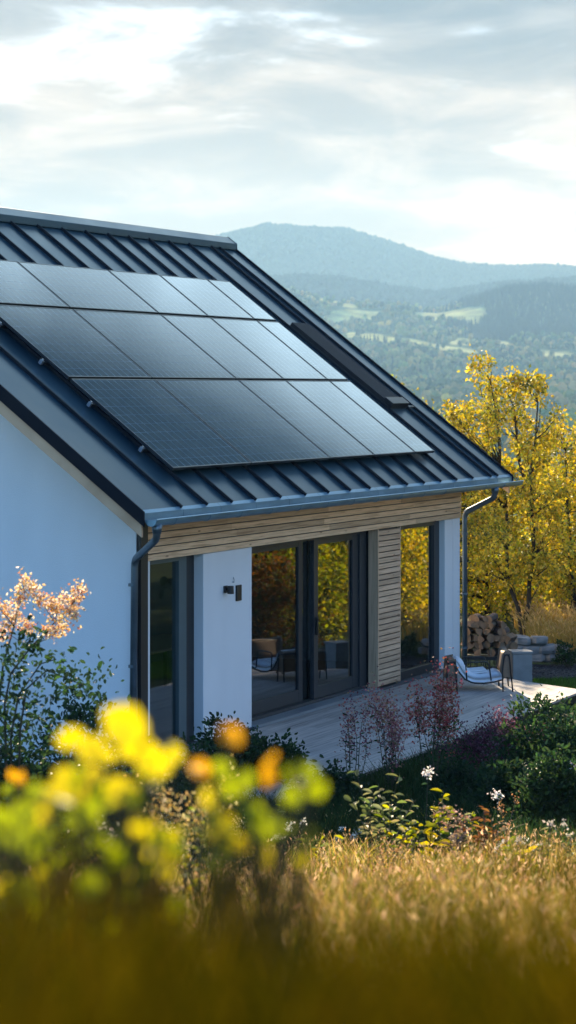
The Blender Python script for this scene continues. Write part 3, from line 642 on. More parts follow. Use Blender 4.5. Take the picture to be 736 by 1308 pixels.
# ================================================================== PLANT GENERATORS
def shrub(label, cat, loc, h, r_, n_cl, per, ll, cols, seed, name='shrub', group=None, stems=8, flat=1.0, low=.15, mat='leaf', shape=OVAL, wid=.55, clr=.16, up=.3, blossoms=None):
    rg = np.random.default_rng(seed); loc = np.array(loc, float); root = empty(name, loc, label, cat, group)
    # clump centres fill an uneven dome
    u = rdir(rg, n_cl * 3); u[:, 2] = np.abs(u[:, 2]); rad = rg.uniform(.35, 1, len(u)) ** .6
    c = u * rad[:, None] * np.array([r_, r_ * flat, h * .95]); c[:, 2] = h * low + c[:, 2] * (1 - low)
    az = np.arctan2(c[:, 1], c[:, 0]); c *= (1 + .16 * np.sin(az * 3 + seed) + .1 * np.sin(az * 5 + 2 * seed))[:, None]
    c = c[:n_cl]; mb = MB()
    for i in rg.permutation(n_cl)[:max(stems, 1)]:
        e = c[i]; mid = e * np.array([.45, .45, .55]) + rg.normal(0, .04, 3) * r_
        b = rg.normal(0, .05, 3) * np.array([1, 1, 0]) * min(1, r_); mb.tube([loc + b, loc + mid, loc + e], [.006 + .008 * h, .004 + .005 * h, .002 + .001 * h], 5)
    mb.build('stem', M['stem'], root, loc=loc)
    n = n_cl * per; ci = np.repeat(np.arange(n_cl), per); cr = clr * r_ * rg.uniform(.6, 1.3, n_cl)
    p = loc + c[ci] + rg.normal(0, 1, (n, 3)) * cr[ci][:, None] * np.array([1, 1, .8])
    p[:, 2] = np.maximum(p[:, 2], loc[2] + .02)
    a = unit((p - loc - c[ci] * .6) * np.array([1, 1, .5]) + rg.normal(0, .5, (n, 3)) * r_); nn = unit(rdir(rg, n) * .8 + np.array([0, 0, 1]) * up)
    L_ = ll * rg.uniform(.6, 1.25, n); V, F, C = leaves(p, a, nn, L_, L_ * wid, pick(rg, cols, n) , shape)
    npmesh('foliage', V, F, C, M[mat], root, loc=loc)
    if blossoms:
        nb, br, bl, bc, bw = blossoms; idx = np.argsort(-c[:, 2] + rg.normal(0, .25 * h, n_cl))[:nb]; Vs = []; Fs = []; Cs = []; k = 0
        for i in idx:
            q = 70; o_ = loc + c[i] * 1.04 + rg.normal(0, 1, (q, 3)) * br * np.array([.75, .75, 1.15]); v, f, cc_ = leaves(o_, rdir(rg, q), rdir(rg, q), np.full(q, bl) * rg.uniform(.6, 1.3, q), np.full(q, bl * .8), pick(rg, bc, q, .25)); Vs.append(v); Fs.append(f + k); Cs.append(cc_); k += len(v)
        npmesh('blossom', np.concatenate(Vs), np.concatenate(Fs), np.concatenate(Cs), M['petal'], root, loc=loc)
    return root
def herb(label, cat, loc, h, nst, spread, ll, cols, seed, name='garden_plant', group=None, per=14, head=None, shape=OVAL, wid=.4, lean=.25, mat='leaf', start=.15):
    """upright stems with leaves along them and, if head is given, a flower head on each"""
    rg = np.random.default_rng(seed); loc = np.array(loc, float); root = empty(name, loc, label, cat, group); mb = MB(); Pp = []; Aa = []; heads = []
    for s in range(nst):
        b = loc + np.array([*rg.normal(0, spread * .35, 2), 0]); hs = h * rg.uniform(.65, 1.05); dr_ = np.array([*rg.normal(0, lean, 2), 1.0]); e = b + dr_ * hs + np.array([*rg.normal(0, spread * .5, 2), 0]); e[2] = b[2] + hs
        ctl = (b + e) / 2 + np.array([*rg.normal(0, .05, 2), .06 * h]); tt = np.linspace(0, 1, 6)[:, None]; path = b * (1 - tt) ** 2 + ctl * 2 * tt * (1 - tt) + e * tt ** 2
        mb.tube([tuple(x) for x in path], list(np.linspace(.005 + .002 * h, .002, 6)), 5); heads.append(e)
        for q in range(per):
            t = start + (1 - start) * (q + rg.random()) / per; pt = b * (1 - t) ** 2 + ctl * 2 * t * (1 - t) + e * t * t; an = q * 2.4 + rg.normal(0, .4); Pp.append(pt); Aa.append((math.cos(an), math.sin(an), rg.uniform(-.2, .7)))
    mb.build('stem', M['stem'], root, loc=loc); Pp = np.array(Pp); Aa = np.array(Aa); n = len(Pp); L_ = ll * rg.uniform(.6, 1.3, n)
    V, F, C = leaves(Pp, Aa, unit(np.array([0, 0, 1.0]) + rg.normal(0, .45, (n, 3))), L_, L_ * wid, pick(rg, cols, n), shape); npmesh('foliage', V, F, C, M[mat], root, loc=loc)
    if head:
        hr, cnt_, pl, pc_, sq = head; Vs = []; Fs = []; Cs = []; k = 0
        for e in heads:
            o_ = e + rg.normal(0, 1, (cnt_, 3)) * hr * np.array([1, 1, sq]); v, f, c_ = leaves(o_, rdir(rg, cnt_), rdir(rg, cnt_), pl * rg.uniform(.6, 1.3, cnt_), np.full(cnt_, pl * .75), pick(rg, pc_, cnt_, .28)); Vs.append(v); Fs.append(f + k); Cs.append(c_); k += len(v)
        npmesh('blossom', np.concatenate(Vs), np.concatenate(Fs), np.concatenate(Cs), M['petal'], root, loc=loc)
    return root

YEL = [(.62, .47, .045), (.50, .42, .04), (.70, .54, .09), (.34, .33, .04), (.56, .37, .035), (.16, .17, .03)]
YGR = [(.34, .36, .03), (.44, .40, .03), (.24, .29, .03), (.54, .42, .03)]
DKG = [(.018, .04, .016), (.026, .055, .02), (.035, .06, .022), (.02, .045, .025)]
MIDG = [(.035, .075, .022), (.05, .09, .028), (.03, .06, .02)]

def tree(label, cat, dep, trunk_px, base_dz, env, n_cl, per, ll, cols, seed, name='autumn_tree', group=None, dspread=.9, forks=None, tr_r=.07, base_loc=None, clr=.2, holes=(), mind=.0, z_hub=None, branch_every=1, mat='treeleaf'):
    """crown drawn as clumps inside an outline given in metres: env = list of (height, left, right) about the trunk foot"""
    rg = np.random.default_rng(seed); loc = np.array(base_loc, float) if base_loc is not None else gp(trunk_px, dep, base_dz)
    root = empty(name, loc, label, cat, group); env = np.array(sorted(env)); C_ = []; tries = 0
    while len(C_) < n_cl and tries < n_cl * 60:
        tries += 1; z = rg.uniform(env[0, 0], env[-1, 0]); a, b = np.interp(z, env[:, 0], env[:, 1]), np.interp(z, env[:, 0], env[:, 2])
        if rg.random() > (b - a) / (np.max(env[:, 2] - env[:, 1])): continue
        x = rg.uniform(a, b); w = (b - a) / 2; y = rg.normal(0, .45) * min(w, dspread)
        if any((x - hx) ** 2 + (z - hz) ** 2 < hr * hr for hx, hz, hr in holes): continue
        p = np.array([x, y, z])
        if mind and C_ and np.min(np.linalg.norm(np.array(C_) - p, axis=1)) < mind: continue
        C_.append(p)
    Cl = np.array(C_); n_cl = len(Cl); mb = MB(); H = env[-1, 0]
    stems = forks or [[(0, 0, 0), (.02, 0, H * .4), (-.03, 0, H * .8)]]
    skel = []
    for st_ in stems:
        st_ = np.array(st_, float); k = 9; tq = np.linspace(0, len(st_) - 1, k); path = np.stack([np.interp(tq, np.arange(len(st_)), st_[:, j]) for j in range(3)], 1); path[1:-1] += rg.normal(0, .018, (k - 2, 3)) * min(1, H / 4)
        rad = np.linspace(tr_r, tr_r * .22, k); mb.tube([tuple(loc + RT * q[0] + FW * q[1] + np.array([0, 0, q[2]])) for q in path], list(rad), 8); skel.append(path)
    S = np.concatenate(skel)
    for i in range(n_cl):
        if i % branch_every: continue
        e = Cl[i]; cand = S[S[:, 2] < e[2] - .12 * H * .3]
        if len(cand) == 0: cand = S[:2]
        dd = np.linalg.norm((cand - e) * np.array([1, 1, .55]), axis=1); s0 = cand[np.argmin(dd)]; mid = s0 * .5 + e * .5 + np.array([0, 0, -.05 * np.linalg.norm(e - s0)]) + rg.normal(0, .04, 3)
        w3 = [tuple(loc + RT * q[0] + FW * q[1] + np.array([0, 0, q[2]])) for q in (s0, mid, e)]; ln = np.linalg.norm(e - s0); mb.tube(w3, [.006 + .009 * ln, .004 + .005 * ln, .002], 5)
    mb.build('trunk', M['bark'], root, loc=loc, smooth=True)
    n = n_cl * per; ci = np.repeat(np.arange(n_cl), per); cr = clr * rg.uniform(.55, 1.35, n_cl)
    off = rg.normal(0, 1, (n, 3)) * cr[ci][:, None] * np.array([.85, .85, 1.05]); q = Cl[ci] + off
    p = loc + RT * q[:, 0:1] + FW * q[:, 1:2] + np.array([0, 0, 1.0]) * q[:, 2:3]; p[:, 2] = np.maximum(p[:, 2], loc[2] + .03)
    ow = RT * off[:, 0:1] + FW * off[:, 1:2] + np.array([0, 0, 1.0]) * off[:, 2:3]
    a = unit(unit(ow) + rg.normal(0, .6, (n, 3)) + np.array([0, 0, -.25])); L_ = ll * rg.uniform(.6, 1.3, n)
    ctone = 1 + rg.normal(0, .14, n_cl)
    V, F, Cc = leaves(p, a, rdir(rg, n), L_, L_ * .72, np.clip(pick(rg, cols, n) * ctone[ci][:, None], 0, 1), KITE if ll < .1 else OVAL); npmesh('crown', V, F, Cc, M[mat], root, loc=loc)
    return root
def envpx(dep, tpx, rows, base_z):
    """outline rows (py, left px, right px) -> (height, left, right) in metres about the foot"""
    s = dep / F736; return [(CAM[2] + (HOR - py) * s - base_z, (a - tpx) * s, (b - tpx) * s) for py, a, b in rows]
# ================================================================== TREES BESIDE AND BEHIND THE HOUSE
b = gp(668, 43.35); bz = b[2]
tree('young yellow autumn tree with forked dark trunk rising above the roof end', 'tree', 43.35, 668, 0, envpx(43.35, 668, [(459, 606, 626), (476, 600, 640), (478, 655, 690), (500, 594, 705), (520, 570, 706), (545, 576, 708), (575, 588, 714), (620, 598, 718), (680, 602, 726), (725, 612, 722), (745, 650, 700)], bz),
     150, 100, .070, YEL, 31, forks=[[(0, 0, 0), (-.05, 0, .35), (-.3, .05, 1.1), (-.30, .05, 2.2), (-.42, 0, 3.5), (-.6, 0, 4.7)], [(0, 0, 0), (.1, 0, .6), (.18, -.05, 1.5), (.16, 0, 3.0), (.28, .05, 4.3)], [(.16, 0, 2.2), (-.05, .1, 3.2), (-.15, .1, 4.2)]], tr_r=.055, clr=.095, holes=[(-.15, 3.75, .2), (-.42, 3.62, .14), (.55, 3.1, .2)], mind=.155, group=None)
b2 = gp(736, 44.6)[2]
tree('bushy yellow autumn tree at the right edge of the photo', 'tree', 44.6, 736, 0, envpx(44.6, 736, [(545, 714, 732), (570, 700, 770), (620, 690, 810), (700, 690, 815), (770, 705, 790)], b2), 110, 84, .07, YEL, 32, forks=[[(0, 0, 0), (-.1, 0, 1), (-.15, 0, 2.4), (-.2, 0, 3.4)], [(0, 0, .5), (.4, 0, 1.6), (.6, 0, 2.8)]], tr_r=.06, clr=.12, mind=.15)
b3 = gp(622, 46.5)[2]
tree('yellow sapling behind the log stack, crown widened unseen behind the house for shade', 'tree', 46.5, 622, 0, envpx(46.5, 622, [(494, 452, 490), (524, 442, 540), (556, 440, 590), (590, 445, 636), (650, 450, 655), (720, 480, 660), (755, 560, 656), (790, 605, 640)], b3), 350, 80, .07, YEL + YGR, 33, forks=[[(0, 0, 0), (-.02, 0, 1), (.05, 0, 2), (-.05, 0, 2.8)]], tr_r=.05, clr=.13, mind=.14)  # crown spread unseen behind the house is added to shade the terrace end
b4 = gp(712, 47.5)[2]
tree('thin yellow tree behind and between the forked tree and the right edge', 'tree', 47.5, 712, 0, envpx(47.5, 712, [(600, 690, 730), (650, 672, 745), (720, 670, 750), (780, 690, 740)], b4), 66, 80, .07, YEL + YGR, 34, forks=[[(0, 0, 0), (.03, 0, 1), (-.03, 0, 2), (.05, 0, 2.8)]], tr_r=.05, clr=.14, mind=.14)
for i, (px, dep, h, rr, lab) in enumerate([(606, 49, 1.5, .65, 'yellow leafy bush directly behind the log stack'), (640, 48.5, 1.35, .6, 'yellow bush left of the forked trunk'), (690, 49, 1.45, .7, 'yellow bush right of the forked trunk'), (728, 48, 1.2, .7, 'yellow bush behind the dry grass at the right edge'), (665, 51, 2.1, .9, 'taller yellow green bush in the thicket behind the forked tree')]):
    shrub(lab, 'shrub', gp(px, dep, -.1), h, rr, 46, 70, .075, YEL + YGR[:2], 40 + i, name='autumn_shrub', clr=.2, shape=KITE, wid=.7)
shrub('low dark green plant on the gravel edge beside the stones', 'shrub', gp(726, 38.2), .42, .2, 16, 40, .05, DKG + MIDG, 47, clr=.25)
# planting along the garden's far side, which the glass mirrors
ORG = [(.22, .085, .02), (.18, .08, .02), (.26, .12, .025), (.12, .085, .02), (.10, .11, .02)]
for i, (x, y, h, rr, cols, lab) in enumerate([(12.4, -3.7, 2.0, .75, ORG, 'orange autumn shrub at the far lawn edge, nearest the terrace'), (13.5, -4.4, 2.1, .8, ORG + YGR[:1], 'rust coloured shrub second along the far lawn edge'), (14.8, -4.1, 2.0, .8, YGR, 'yellow green shrub third along the far lawn edge'), (16.1, -4.3, 2.2, .8, YGR + YEL[:2], 'green and gold shrub fourth along the far lawn edge'),
                                            (17.5, -3.7, 2.6, .9, YEL, 'tall golden shrub fifth along the far lawn edge'), (18.8, -4.2, 2.7, .95, YEL, 'broad golden shrub sixth along the far lawn edge'), (20.3, -4.0, 2.8, .95, YEL + YGR, 'gold and green shrub at the far end of the lawn edge')]):
    d_, l_ = dl((x, y)); shrub(lab, 'shrub', (x, y, float(ground_z(d_, l_))), h, rr, 60, 46, .09, cols, 60 + i, name='autumn_shrub', clr=.2, low=.05, shape=KITE, wid=.75)
for i, (x, y, h, lab) in enumerate([(17.5, -6.6, 6.5, 'dark evergreen tree beyond the orange shrubs'), (22.5, -7.6, 7.0, 'dark evergreen tree beyond the golden shrubs'), (27.5, -8.8, 7.5, 'tallest dark evergreen tree at the far garden corner')]):
    d_, l_ = dl((x, y)); tree(lab, 'tree', 0, 0, 0, [(.4, -1.8, 1.8), (h * .5, -1.5, 1.5), (h, -.2, .2)], 80, 45, .22, DKG, 70 + i, name='evergreen_tree', base_loc=(x, y, float(ground_z(d_, l_))), tr_r=.14, clr=.32, dspread=1.6, branch_every=3, mat='needle')

# ================================================================== GARDEN PLANTS IN FRONT OF THE TERRACE
for i, (px, dep, top, rr, cols, lab) in enumerate([
    (40, 18.6, 905, .50, DKG, 'dark green shrub under the pale blossoms at the left edge'), (112, 20.0, 893, .42, DKG + MIDG[:1], 'dark leafy shrub before the white gable wall'), (182, 21.4, 925, .36, DKG, 'low dark shrub at the foot of the corner window'), (238, 22.5, 950, .38, DKG, 'dark shrub left of the white pier foot'),
    (300, 26.0, 913, .34, DKG + MIDG[:1], 'dark rounded shrub at the foot of the white pier'), (352, 26.6, 950, .30, DKG + MIDG, 'small green shrub below the sliding door'),
    (690, 25.6, 890, .42, DKG + MIDG, 'tall dark green shrub before the terrace at the right'), (738, 25.0, 898, .42, DKG + MIDG[1:], 'dark green shrub cut by the right edge of the photo'), (706, 23.8, 955, .36, MIDG + DKG, 'leafy green shrub in front of the tall right shrub'), (655, 24.6, 985, .32, DKG, 'low dark shrub below the purple flowers'),
    (425, 25.2, 985, .34, DKG, 'low dark green shrub left of the pink flower stems'), (600, 25.4, 985, .36, DKG, 'low dark green shrub under the red flower stems')]):
    bb = gp(px, dep, -.03); h = CAM[2] - (top - HOR) / F736 * dep - bb[2]
    shrub(lab, 'shrub', bb, h, rr * (1.4 if i < 4 else 1.12), 64, 80 if i < 4 else 64, .058, cols, 80 + i, clr=.19, low=.04, wid=.55)
RED = [(.36, .08, .075), (.42, .14, .12), (.26, .06, .06), (.42, .24, .17), (.16, .10, .05)]
PNK = [(.34, .14, .14), (.40, .22, .17), (.26, .09, .11), (.30, .20, .12)]
PUR = [(.10, .035, .06), (.14, .05, .08), (.08, .03, .045)]
def top_h(px, dep, top): bb = gp(px, dep); return bb, CAM[2] - (top - HOR) / F736 * dep - bb[2]
for i, (px, dep, top, nst, sp, head, lab) in enumerate([
    (556, 26.4, 885, 11, .15, (.06, 190, .036, RED, 2.6), 'crimson flower heads on tall stems in front of the terrace'), (497, 25.8, 905, 9, .11, (.05, 160, .032, PNK, 3.0), 'dusty pink flower spikes before the terrace'), (455, 25.9, 912, 6, .10, (.04, 100, .03, PNK + RED[2:3] + PUR, 3.0), 'thin dark pink spikes left of the dusty pink ones'),
    (605, 26.2, 938, 8, .2, (.055, 110, .034, PUR, 1.7), 'dark purple flower heads right of the crimson ones'), (652, 26.0, 922, 12, .22, (.055, 120, .032, PUR + [(.2, .13, .17)], 1.8), 'dense purple brown flower clump left of the tall green shrub'), (572, 25.6, 925, 5, .16, (.05, 35, .035, MIDG + PUR, .8), 'dark stems with fading heads beside the crimson flowers')]):
    bb, h = top_h(px, dep, top); herb(lab, 'flower', bb, h, nst, sp, .06, DKG + MIDG, 100 + i, name='flowering_plant', per=12, head=head, lean=.07)
PALE = [(.16, .19, .07), (.22, .24, .11), (.12, .16, .05), (.30, .28, .13)]
for i, (px, dep, top, nst, sp, ll, cols, hd, lab) in enumerate([
    (490, 20.6, 985, 9, .22, .10, PALE, None, 'pale glossy leaved plant catching the sun in mid garden'), (520, 19.8, 1030, 8, .2, .085, PALE + YGR, None, 'low sunlit leafy plant right of the glossy one'), (548, 20.4, 1010, 3, .06, .13, YEL[:2] + YGR, None, 'bright yellow leaf sprig in the middle of the garden'),
    (585, 19.6, 1040, 8, .2, .08, [(.24, .17, .12), (.3, .22, .15), (.16, .12, .07)], (.03, 24, .03, [(.4, .3, .22), (.3, .18, .12)], 1.4), 'brownish pink seed heads at the shade edge'), (628, 19.4, 1035, 7, .14, .09, [(.2, .09, .035), (.15, .07, .03), (.25, .13, .05)], None, 'rust brown withered fern at the shade edge'),
    (655, 17.6, 1078, 5, .1, .11, YEL[:2] + YGR, None, 'small yellow leaved plant in the golden grass'), (700, 19.0, 1060, 8, .25, .07, PALE + MIDG, (.02, 14, .03, [(.5, .45, .38)], 1), 'sparse pale plant in the grass near the right edge'), (410, 19.5, 1075, 7, .25, .07, YGR + PALE, None, 'thin green plant in the grass below the terrace'),
    (245, 10.5, 1010, 9, .10, .035, PALE + YGR, (.028, 40, .018, [(.5, .36, .12), (.4, .3, .12), (.55, .45, .25)], 2.0), 'golden feathery sprigs behind the yellow leaves'), (212, 11.5, 1030, 8, .12, .035, PALE, (.028, 40, .018, [(.45, .3, .1), (.5, .4, .2)], 2.0), 'feathery seed sprigs left of the golden ones'), (130, 12.5, 1035, 8, .14, .05, YGR + DKG, (.02, 16, .025, [(.6, .55, .45)], 1), 'mixed green herb clump behind the large yellow leaves'), (60, 13.5, 1000, 9, .2, .06, DKG + MIDG, None, 'dark leafy herb clump at the left edge of the meadow')]):
    bb, h = top_h(px, dep, top); herb(lab, 'plant', bb, max(h, .25), nst, sp, ll, cols, 120 + i, per=15, head=hd, lean=.16, wid=.42)
for i, (px, dep, top, lab) in enumerate([(541, 21.0, 978, 'single white flower head before the crimson flowers'), (634, 23.2, 985, 'white flower head in the dark planting at the right'), (664, 21.5, 1070, 'small white flower at the edge of the shade'), (723, 24.0, 965, 'pale blue grey flower head near the right edge')]):
    bb, h = top_h(px, dep, top); herb(lab, 'flower', bb, h, 1, .01, .06, DKG, 140 + i, name='white_flower', per=8, head=(.028, 50, .03, [(.7, .68, .64), (.6, .55, .5)] if i < 3 else [(.3, .35, .45)], .8), lean=.02)
rw2 = random.Random(77)
for i in range(16):
    px, dep = rw2.uniform(150, 745), rw2.uniform(14.5, 22.5); h = rw2.uniform(.3, .55); kd = i % 4
    herb(['slender white dotted wildflower in the golden grass', 'small leafy weed catching the sun in the golden grass', 'brown seeded stalk cluster in the golden grass', 'pale feathery wild herb in the golden grass'][kd], 'wildflower', gp(px, dep), h, rw2.randint(3, 6), .09, [.03, .075, .04, .035][kd], [PALE, YGR + PALE, [(.25, .16, .07), (.3, .2, .1)], PALE][kd], 300 + i, name='wildflower', group=['white wildflowers of the meadow', 'leafy weeds of the meadow', 'seeded stalks of the meadow', 'feathery herbs of the meadow'][kd], per=10, head=[(.015, 16, .02, [(.72, .7, .64)], 1), None, (.02, 20, .02, [(.36, .2, .1)], 2), (.03, 34, .016, [(.6, .48, .26)], 1.8)][kd], lean=.16)
# blossom shrub at the left edge
rg = np.random.default_rng(150); dep = 18.2; base = gp(14, dep); root = empty('blossom_shrub', base, 'tall arching shrub with pale orange blossom against the white gable wall', 'shrub')
mb = MB(); tips = [(25, 762), (8, 778), (40, 752), (52, 764), (31, 744), (82, 768), (95, 770), (101, 756), (74, 777), (66, 772), (6, 806), (20, 788), (36, 800), (64, 804), (78, 803), (-8, 765), (-14, 790), (92, 782)]
stems = [[(12, 1060), (6, 900), (14, 860), (40, 826), (70, 795), (96, 768)], [(4, 1060), (-4, 920), (4, 850), (18, 800), (30, 752)], [(20, 1060), (26, 930), (34, 880), (60, 856), (108, 876)], [(16, 1060), (14, 940), (24, 888), (52, 848), (72, 842)]]
SK = []
for st_ in stems:
    off = rg.normal(0, .08); pts_ = [pix(x, y, dep + off * (i / 3)) for i, (x, y) in enumerate(st_)]; pts_[0] = base + RT * (st_[0][0] - 14) / F736 * dep; mb.tube([tuple(p) for p in pts_], list(np.linspace(.012, .004, len(pts_))), 6); SK += pts_[2:]
Vs, Fs, Cs, k = [], [], [], 0
for (x, y) in tips:
    p = pix(x, y, dep + rg.normal(0, .12)); s = min(SK, key=lambda q: np.linalg.norm(q - p) + (0 if q[2] < p[2] else .4)); mb.tube([tuple(s), tuple((s + p) / 2 + np.array([0, 0, -.01])), tuple(p)], [.004, .003, .0015], 5)
    q = 115; o_ = p + rg.normal(0, 1, (q, 3)) * np.array([.03, .03, .04]); v, f, c_ = leaves(o_, rdir(rg, q), rdir(rg, q), .028 * rg.uniform(.6, 1.3, q), np.full(q, .022), pick(rg, [(.76, .52, .26), (.82, .68, .50), (.62, .36, .14), (.5, .24, .17), (.80, .62, .30), (.8, .7, .55)], q, .2)); Vs.append(v); Fs.append(f + k); Cs.append(c_); k += len(v)
mb.build('stem', M['stem'], root, loc=base)
npmesh('blossom', np.concatenate(Vs), np.concatenate(Fs), np.concatenate(Cs), M['petal'], root, loc=base)
cl = [pix(x, y, dep + rg.normal(0, .2)) for x, y in [(20, 870), (5, 890), (40, 885), (60, 862), (84, 868), (104, 880), (70, 846), (30, 905), (10, 920), (50, 910), (-10, 870), (-15, 910), (28, 840), (12, 845), (75, 890), (60, 930), (20, 950), (35, 815), (50, 822), (8, 826)]]
n = len(cl) * 34; ci = np.repeat(np.arange(len(cl)), 34); p = np.array(cl)[ci] + rg.normal(0, .062, (n, 3)); L_ = .052 * rg.uniform(.6, 1.4, n)
V, F, C = leaves(p, unit(rdir(rg, n) + np.array([.3, -.2, -.2])), unit(rdir(rg, n) + np.array([0, 0, .6])), L_, L_ * .5, pick(rg, DKG + MIDG[:1], n), OVAL); npmesh('foliage', V, F, C, M['leaf'], root, loc=base)

# close, out of focus leafy stems
def near_plant(label, base_px, lst, d0, d1, seed, filler=0, fbox=None):
    rg = np.random.default_rng(seed); loc = gp(base_px, (d0 + d1) / 2, -.02); root = empty('leafy_seedling', loc, label, 'plant'); mb = MB(); Pp, Ln, Cc = [], [], []
    lst = list(lst) + [(rg.uniform(fbox[0], fbox[1]), rg.uniform(fbox[2], fbox[3]), rg.uniform(20, 46), rg.choice(['g', 'g', 'y', 'd'])) for _ in range(filler)]
    lst = [(x + rg.normal(0, .26) * s * (k > 0), y + rg.normal(0, .26) * s * (k > 0), s * (.8 if k == 0 else rg.uniform(.4, .6)), c) for (x, y, s, c) in lst for k in range(3)]
    for (x, y, s, c) in lst:
        dep = rg.uniform(d0, d1); p = pix(x, y, dep); Pp.append(p); Ln.append(s * .9 * dep / F736); Cc.append({'y': (.56, .47, .03), 'g': (.28, .33, .025), 'o': (.60, .31, .02), 'd': (.12, .15, .02)}[c])
        b_ = loc + RT * rg.normal(0, .04) + FW * rg.normal(0, .04); mb.tube([tuple(b_), tuple(b_ * .45 + p * .55 + RT * rg.normal(0, .02)), tuple(p)], [.0035, .0025, .0012], 5)
    Pp = np.array(Pp); Ln = np.array(Ln); n = len(Pp); ax = unit(RT * rg.normal(0, 1, (n, 1)) + np.array([0, 0, 1.0]) * rg.normal(.2, .8, (n, 1)) + FW * rg.normal(0, .3, (n, 1))); nn = unit(-FW + rg.normal(0, .55, (n, 3)) + SDIR * .1)
    V, F, C = leaves(Pp - ax * Ln[:, None] * .5, ax, nn, Ln, Ln * .85, np.array(Cc) * (1 + rg.normal(0, .12, (n, 1))), OVAL)
    mb.build('stem', M['stem'], root, loc=loc); npmesh('foliage', V, F, C, M['leaf'], root, loc=loc)
near_plant('large blurred yellow leaves of a close plant at the lower left', 130, [(160, 925, 95, 'y'), (118, 958, 62, 'y'), (196, 972, 78, 'y'), (90, 1002, 82, 'y'), (112, 1040, 72, 'g'), (150, 1010, 62, 'y'), (222, 962, 44, 'y'), (62, 1030, 62, 'g'), (30, 1042, 52, 'g'), (140, 1080, 70, 'g'), (182, 1060, 62, 'y'), (204, 1085, 55, 'y'), (90, 1090, 60, 'g'), (52, 1110, 60, 'g'), (24, 1075, 58, 'g'), (116, 1130, 60, 'g'), (170, 1120, 50, 'd'), (214, 1110, 40, 'y'), (22, 1140, 66, 'd'), (82, 1160, 60, 'd')], 2.9, 3.5, 161, 60, (-10, 235, 985, 1190))
near_plant('blurred yellow green stem with orange topmost leaves right of the large yellow leaves', 330, [(296, 940, 46, 'o'), (256, 982, 42, 'o'), (346, 985, 44, 'o'), (300, 1002, 62, 'g'), (390, 986, 66, 'g'), (322, 1040, 58, 'g'), (286, 1050, 50, 'y'), (350, 1050, 45, 'g'), (386, 1096, 38, 'y'), (290, 1086, 45, 'y'), (322, 1075, 48, 'g'), (404, 1008, 46, 'g'), (268, 1020, 44, 'y')], 2.9, 3.3, 162, 14, (262, 402, 1000, 1110))
near_plant('thin stem with small orange leaves at the left edge', 24, [(18, 990, 26, 'o'), (26, 998, 22, 'o'), (34, 1012, 24, 'g'), (10, 1010, 26, 'g'), (40, 1030, 26, 'g')], 4.2, 4.5, 163, 6, (0, 50, 1020, 1100))

# ================================================================== VALLEY, HILLS, MOUNTAIN
def zy(y, d): return CAM[2] + (HOR - y) / F736 * d
XK = [-2600, -1200, -500, 0, 200, 290, 340, 390, 440, 500, 560, 600, 650, 700, 736, 900, 1300, 2200, 4000, 9000]
MT = [405, 375, 356, 352, 330, 306, 294, 298, 299, 318, 339, 346, 347, 346, 349, 356, 330, 360, 340, 380]
MR = [420, 400, 385, 372, 366, 362, 364, 362, 366, 374, 378, 374, 366, 362, 360, 368, 372, 365, 380, 400]
CR = [430, 410, 395, 385, 380, 379, 378, 380, 390, 397, 402, 391, 377, 373, 377, 384, 392, 390, 400, 430]
DK = [52, 66, 150, 300, 1000, 1500, 2000, 2500, 3000, 3500, 3900]
ZK = [-.4, -2.0, -13, -25, -45, -40, -27.8, -10, 19.8, 61.7, 102]
def vnoise(x, y, seed):
    r = np.random.default_rng(seed); T = r.random((64, 64)); xi = np.floor(x).astype(int); yi = np.floor(y).astype(int); fx = x - xi; fy = y - yi; fx = fx * fx * (3 - 2 * fx); fy = fy * fy * (3 - 2 * fy)
    g_ = lambda a, c: T[a % 64, c % 64]
    return (g_(xi, yi) * (1 - fx) + g_(xi + 1, yi) * fx) * (1 - fy) + (g_(xi, yi + 1) * (1 - fx) + g_(xi + 1, yi + 1) * fx) * fy
def fbm(x, y, seed, o=4): return sum(vnoise(x * 2 ** k, y * 2 ** k, seed + k) / 2 ** k for k in range(o)) / (2 - 2 ** (1 - o)) - .5
def terrain(u, d):
    """height at tangent-of-bearing u and distance ahead d"""
    px = 368 + u * F736; c = zy(np.interp(px, XK, CR), 4300); mrz = zy(np.interp(px, XK, MR), 5400); mz = zy(np.interp(px, XK, MT), 7000)
    z = np.interp(d, DK, ZK); s = lambda t: t * t * (3 - 2 * t)
    def seg(a, b, za, zb): return za + (zb - za) * s(np.clip((d - a) / (b - a), 0, 1))
    z = np.where(d > 3900, seg(3900, 4300, 102, c), z); z = np.where(d > 4300, seg(4300, 4700, c, c - 55), z); z = np.where(d > 4700, seg(4700, 5400, c - 55, mrz), z)
    z = np.where(d > 5400, seg(5400, 5800, mrz, mrz - 60), z); z = np.where(d > 5800, seg(5800, 7000, mrz - 60, mz), z); z = np.where(d > 7000, seg(7000, 8000, mz, mz - 260), z)
    lat = u * d; w = np.clip((d - 120) / 1500, 0, 1); f = fbm(lat / 420 + 9, d / 420, 5) ; fine = fbm(lat / 90, d / 90, 15)
    wc = np.clip(np.abs(d - 7000) / 600, .25, 1)
    return z + w * wc * (26 * f * np.clip(d / 4000, .4, 1.6)) + np.clip((d - 4600) / 1500, 0, 1) * fine * 9
FIELDS = [((384, 4290), (446, 4230), 50), ((430, 4080), (484, 4160), 55), ((453, 3880), (520, 3720), 75), ((520, 3720), (596, 3470), 90), ((545, 4190), (606, 4090), 75), ((585, 3720), (640, 3650), 65), ((650, 3560), (730, 3430), 55), ((690, 3290), (760, 3230), 55), ((700, 2020), (722, 1990), 60), ((440, 3330), (510, 3250), 40), ((760, 3000), (860, 3100), 80), ((250, 3500), (380, 3300), 90)]
